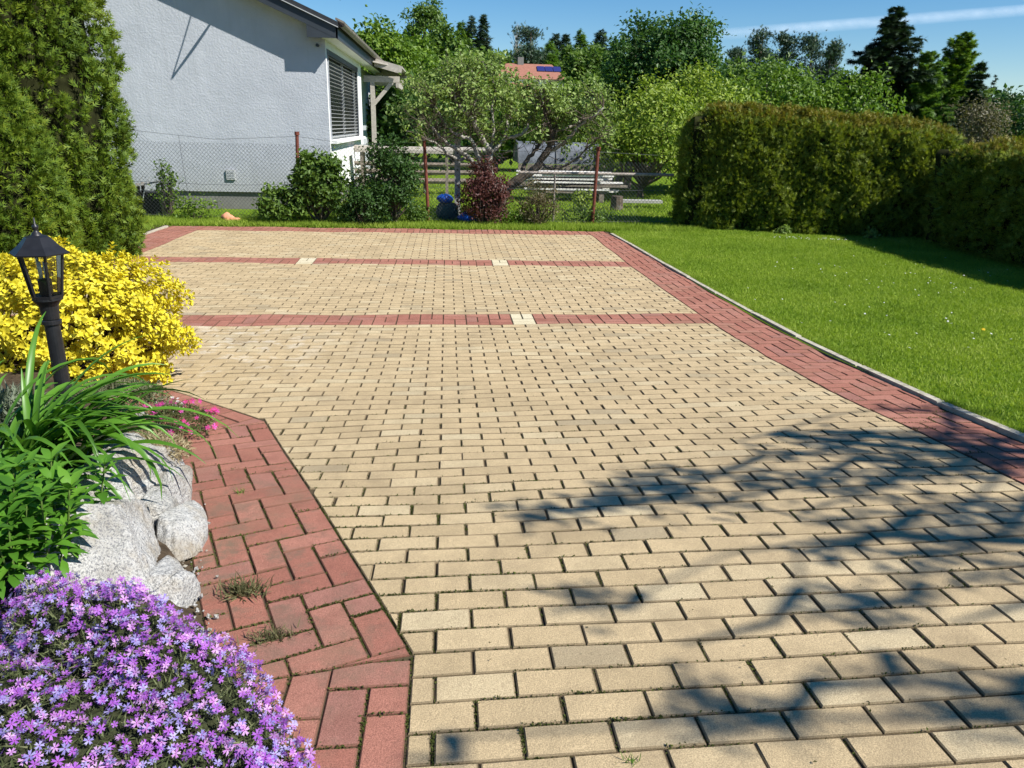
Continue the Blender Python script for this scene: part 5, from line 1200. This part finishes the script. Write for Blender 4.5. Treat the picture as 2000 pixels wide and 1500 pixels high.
# ---------------------------------------------------------------- houses on the slope
M['redroof'] = plain('red_roof_tiles', (.30, .135, .095), .8, .2, var=.15, scale=6); M['solar'] = plain('solar_glass', (.03, .03, .14), .15, .6)
def far_house(name, label, x, y, w, dpt, zr, hr, roofm, seed, panel=False):
    z0 = float(hz(x, y)) - .3; root = thing(name, label, 'house', (x, y, z0)); e = zr - hr - z0; t = zr - z0
    add('wall', MB().box((0, dpt / 2, e / 2), (w - .5, dpt - .5, e)).mesh('wall', M['white_wall']), root)
    mb = MB(); hw = w / 2; rw = hw * .66
    mb.raw([(-hw, 0, e - .05), (hw, 0, e - .05), (hw, dpt, e - .05), (-hw, dpt, e - .05), (-rw, dpt / 2, t), (rw, dpt / 2, t)], [(0, 1, 5, 4), (2, 3, 4, 5)], [(1, 2, 5), (3, 0, 4)]); mb.raw([(-hw, 0, e - .06), (hw, 0, e - .06), (hw, dpt, e - .06), (-hw, dpt, e - .06)], [(3, 2, 1, 0)])
    rf = add('roof', mb.mesh('roof', roofm), root)
    add('chimney', MB().box((-w * .12, dpt * .5, t + .1), (.45, .4, .7)).mesh('chimney', M['plinth']), rf)
    for k in range(3):
        f = add('window', MB().box((-w * .28 + k * w * .28, .24, e * .62), (.7, .05, .8)).mesh('window', M['dark']), root); add('frame', MB().box((-w * .28 + k * w * .28, .215, e * .62), (.8, .02, .06)).mesh('frame', M['white_wall']), f)
    if panel:
        sl_ = (t - e) / (dpt / 2)
        for k in range(3):
            mb = MB(); x0 = .55 + k * .62; V = [(x0 + a, dpt * q, e - .05 + sl_ * dpt * q + .07 + b) for b in (0, .04) for a, q in ((0, .24), (.58, .24), (.58, .40), (0, .40))]
            mb.raw(V, [(0, 3, 2, 1), (4, 5, 6, 7), (0, 1, 5, 4), (1, 2, 6, 5), (2, 3, 7, 6), (3, 0, 4, 7)]); add('solar_panel', mb.mesh('solar_panel', M['solar']), rf)
far_house('roofed_house', 'distant house with red tiled roof and blue solar panels', 6.35, 61, 5.4, 5.0, 6.25, 1.15, M['redroof'], 1, True)
far_house('grey_house', 'distant grey roofed house higher behind the red roof', 5.0, 74, 3.6, 4.5, 7.4, .8, M['slat'], 2)
far_house('orange_house', 'small orange roofed house glimpsed left through the apple crown', 2.2, 56, 2.6, 4.0, 5.4, .9, plain('orange_roof_tiles', (.50, .17, .06), .8, .2), 3)
far_house('pale_house', 'low pale walled house glimpsed low through the apple crown', 3.6, 42, 3.4, 4.0, 3.9, .8, plain('faded_roof_tiles', (.42, .20, .12), .8, .2), 4)
# ---------------------------------------------------------------- tree off to the right that shades the near paving
r_ = np.random.default_rng(301)
def shade_tree():
    """spreading conifer just outside the picture; its outer boughs reach over the near right corner"""
    bx_, by_ = 7.6, .1; z0 = float(gz(4, 0)); root = thing('shade_tree', 'spreading pine outside the right edge shading the near pavers', 'tree', (bx_, by_, z0)); S = np.array(SUN) / SUN.z
    P = []; G = []; lines = []; ends = []
    def bough(gx, gy, h, L, az, wide, dens):
        """bough whose shadow tip lands near ground point gx, gy"""
        tip = np.array((gx, gy, float(gz(gx, gy)))) + S * h; back = np.array((math.cos(az), math.sin(az), .22)); b0 = tip + back * L
        lines.append(([tip - (bx_, by_, z0), (tip + b0) / 2 - (bx_, by_, z0 + .08), b0 - (bx_, by_, z0)], [.008, .018, .03]))
        ends.append(b0 - (bx_, by_, z0))
        sd = np.array((-back[1], back[0], 0)); m_ = int(L * 9)
        for k in range(m_):
            if r_.random() < .34: continue
            t = (k + .5) / m_; c = tip + back * L * t + sd * r_.uniform(-1, 1) * wide * (.25 + t); q = int(dens * r_.uniform(.6, 1.3)); 
            P.append(c + r_.normal(0, .055, (q, 3))); G.append(-back * .6 + r_.normal(0, .6, (q, 3))); lines.append(([c - (bx_, by_, z0), tip + back * L * min(1, t + .12) - (bx_, by_, z0)], [.004, .008]))
    B = [(.30, 2.62, .9, .30, .10), (.62, 2.74, 1.1, .25, .12), (1.0, 2.62, 1.2, .32, .12), (1.50, 3.14, .9, .30, .10), (1.9, 3.05, 1.3, .38, .16), (2.25, 3.15, 1.2, .35, .15), (1.35, 2.52, 1.1, .32, .14), (1.7, 2.75, 1.2, .32, .16), (1.95, 2.45, 1.3, .35, .18), (1.2, 2.2, .8, .3, .12), (1.55, 2.1, 1.1, .3, .16), (1.9, 2.0, 1.2, .3, .16),
         (.36, 1.95, .28, .2, .05), (.64, 1.72, .6, .28, .08), (1.1, 1.85, .5, .3, .10), (1.45, 1.75, .8, .3, .12), (.55, 1.36, .5, .25, .08), (.95, 1.5, .3, .3, .07), (1.15, 1.36, .4, .28, .07), (1.45, 1.48, .5, .3, .10), (-.10, 1.36, .14, .2, .05)]
    for gx, gy, L, az, wd in B:
        bough(gx, gy, r_.uniform(2.9, 3.8), L, az + r_.normal(0, .12), wd, 26)
    hubs = [np.array((-2.6, 1.4, 3.6)), np.array((-3.0, .35, 3.4)), np.array((-2.9, -.6, 3.3))]
    for h_ in hubs: lines.append(([h_, h_ * .5 + (0, 0, 1.2), (0, 0, 2.9)], [.03, .05, .08]))
    for e_ in ends: h_ = hubs[int(np.argmin([np.linalg.norm(e_ - q) for q in hubs]))]; lines.append(([e_, (e_ + h_) / 2 + (0, 0, .12), h_], [.007, .010, .014]))
    PP = np.concatenate(P) - (bx_, by_, z0); GG = np.concatenate(G); V, F = scatter(*SPRAY3, PP, r_.normal(size=PP.shape), r_.uniform(.05, .11, len(PP)), GG)
    add('needles', mesh('needles', V, F, LM['pine']), root, kind='stuff')
    mb = tubes(lines, 4); mb.tube([(0, 0, -.2), (.05, .05, 3), (0, 0, 6.2)], [.16, .12, .05], 9); add('trunk', mb.mesh('trunk', M['bark']), root)
shade_tree()

# ---------------------------------------------------------------- grass
M['grass'] = leaf_mat('grass_blade', [(0, (.13, .205, .022)), (.35, (.21, .30, .034)), (.7, (.29, .375, .05)), (1, (.40, .44, .12))], .35, .6, .15, patch=1.0, amt=.7, tcol=(1.1, 1.2, .4))
BL3 = (np.array([(-.5, 0, 0), (.5, 0, 0), (0, 1, 0)]), np.array([(0, 1, 2)]))
def blades(name, P, h, w, lean=.45, mat='grass'):
    n = len(P); g = np.c_[r_.normal(0, lean, (n, 2)), np.ones(n)]; nn = r_.normal(size=(n, 3)) * (1, 1, .2); Z = unit(nn); Yv = unit(g); Xv = unit(np.cross(Yv, Z)); hh = (h * r_.uniform(.5, 1.3, n))[:, None]; ww = (w * r_.uniform(.7, 1.3, n))[:, None]
    V = np.stack([P - Xv * ww, P + Xv * ww, P + Yv * hh], 1).reshape(-1, 3); F = np.arange(n * 3).reshape(-1, 3); add(name, mesh(name, V, F, M[mat]), kind='stuff')
n = 330000; Y = 1.5 + 13.0 * r_.random(n)**1.25; X = 2.93 + r_.random(n) * 6.0; ok = (X > kerb_x(Y) + .03) & (X < 9.3); X, Y = X[ok], Y[ok]; P = np.c_[X, Y, lawn_z(X, Y) - .004]
blades('lawn_grass', P, .034, .0042, .6)
# taller fringe along the edging and verge behind the paving
n = 9000; Y = 2.2 + 11.3 * r_.random(n); X = kerb_x(Y) + .03 + np.abs(r_.normal(0, .025, n)); blades('edge_grass', np.c_[X, Y, gz(X, Y)], .05, .003, .7)
n = 30000; X = r_.uniform(-6.5, 4.6, n); Y = 13.40 + np.abs(r_.normal(0, .55, n)); blades('verge_grass', np.c_[X, Y, np.zeros(n)], .085, .0055, .5)
n = 46000; X = r_.uniform(-3.5, 9, n); Y = r_.uniform(14.2, 24, n); blades('garden_grass', np.c_[X, Y, np.zeros(n)], .075, .010, .6)
n = 5000; X = -4.66 - r_.random(n) * 1.2; Y = r_.uniform(10.8, 14, n); blades('side_grass', np.c_[X, Y, gz(X, Y) + .02], .08, .006, .5)
# daisies in drifts
dis = np.array([(.45 * math.cos(a) * (1 if i % 2 else .5), .45 * math.sin(a) * (1 if i % 2 else .5), 0) for i, a in enumerate(np.arange(12) * np.pi / 6)] + [(0, 0, .08)]); dif = np.array([(i, (i + 1) % 12, 12) for i in range(12)])
PD = []
for cx, cy, sx, sy, k in ((5.9, 12.5, .3, .15, 26), (6.6, 12.4, .3, .12, 22), (5.0, 9.3, .4, .6, 14), (5.9, 8.6, .5, .5, 16), (4.3, 6.1, .8, .8, 16), (5.2, 5.4, .5, .6, 10), (4.6, 8.0, 1.2, 1.5, 20), (7.0, 9.5, .7, .4, 14)):
    for _ in range(k): PD.append((random.gauss(cx, sx), random.gauss(cy, sy)))
PD = np.array([q for q in PD if q[0] > kerb_x(q[1]) + .1]); V, F = scatter(dis, dif, np.c_[PD, lawn_z(PD[:, 0], PD[:, 1]) + .035], np.c_[r_.normal(0, .3, (len(PD), 2)) + (.1, -.2), np.ones(len(PD))], r_.uniform(.020, .032, len(PD)))
add('lawn_daisies', mesh('lawn_daisies', V, F, petal_mat('daisy_white', [(0, (.75, .75, .72)), (1, (.82, .82, .8))])), kind='stuff')
V, F = scatter(dis, dif, [(0, 0, 0), (.012, .01, .004)], [(0, -.3, 1), (.2, -.2, 1)], np.array([.05, .04])); dx_, dy_ = 4.62, 6.05
add('dandelion', mesh('dandelion', V, F, petal_mat('dandelion_yellow', [(0, (.75, .5, .02)), (1, (.8, .55, .03))])), loc=(dx_, dy_, float(lawn_z(np.array(dx_), np.array(dy_))) + .04), label='single yellow dandelion in the middle of the lawn', cat='flower')

# a few fallen bits on the near paving
n = 90; X = r_.uniform(-.6, 2.2, n); Y = 1.2 + 3.6 * r_.random(n)**1.5; V, F = scatter(*LEAF2, np.c_[X, Y, gz(X, Y) + .006], np.c_[r_.normal(0, .3, (n, 2)), np.ones(n)], r_.uniform(.004, .013, n))
add('leaf_litter', mesh('leaf_litter', V, F, LM['olive']), kind='stuff')
# ---------------------------------------------------------------- contrail
def contrail():
    t = NT('thin_contrail'); t.b.inputs['Base Color'].default_value = (.9, .9, .9, 1); t.set(1, 0)
    tc = t.n('TexCoord').outputs['Object']; sx = t.n('SeparateXYZ'); t.l(tc, sx.inputs[0])
    e = t.math('SUBTRACT', 1., t.math('POWER', t.math('ABSOLUTE', t.math('DIVIDE', sx.outputs[1], 75.)), 1.5)); e = t.math('MAXIMUM', e, 0.)
    fade = t.n('MapRange'); t.l(sx.outputs[0], fade.inputs[0]); fade.inputs[1].default_value = -2200; fade.inputs[2].default_value = -600
    a = t.math('MULTIPLY', t.math('MULTIPLY', e, t.math('ADD', t.math('MULTIPLY', t.noise(.006, 4., vec=tc), .8), .1)), fade.outputs[0]); a = t.math('MULTIPLY', a, .32)
    tr = t.n('BsdfTransparent'); d = t.n('BsdfDiffuse'); d.inputs[0].default_value = (.95, .95, .95, 1); mx = t.n('MixShader'); t.l(a, mx.inputs[0]); t.l(tr.outputs[0], mx.inputs[1]); t.l(d.outputs[0], mx.inputs[2]); t.l(mx.outputs[0], t.out.inputs[0]); return t.m
_a = np.array((2313., 7000, 778.)); _b = np.array((5046., 7000, 1061.))
cm = grid('contrail', np.linspace(-2300, 3200, 30), np.linspace(-80, 80, 5), lambda X, Y: 0 * X + 8 * np.cos(Y / 51), contrail())
ct = add('contrail', cm, label='thin white contrail crossing the blue sky at upper right', cat='contrail')
_d = Vector(_b - _a).normalized(); _n = Vector((.15, -.7, .65)); _y = _n.cross(_d).normalized(); _n = _d.cross(_y)
_m = Matrix((_d, _y, _n)).transposed().to_4x4(); _m.translation = Vector((_a + _b) / 2); ct.matrix_world = _m
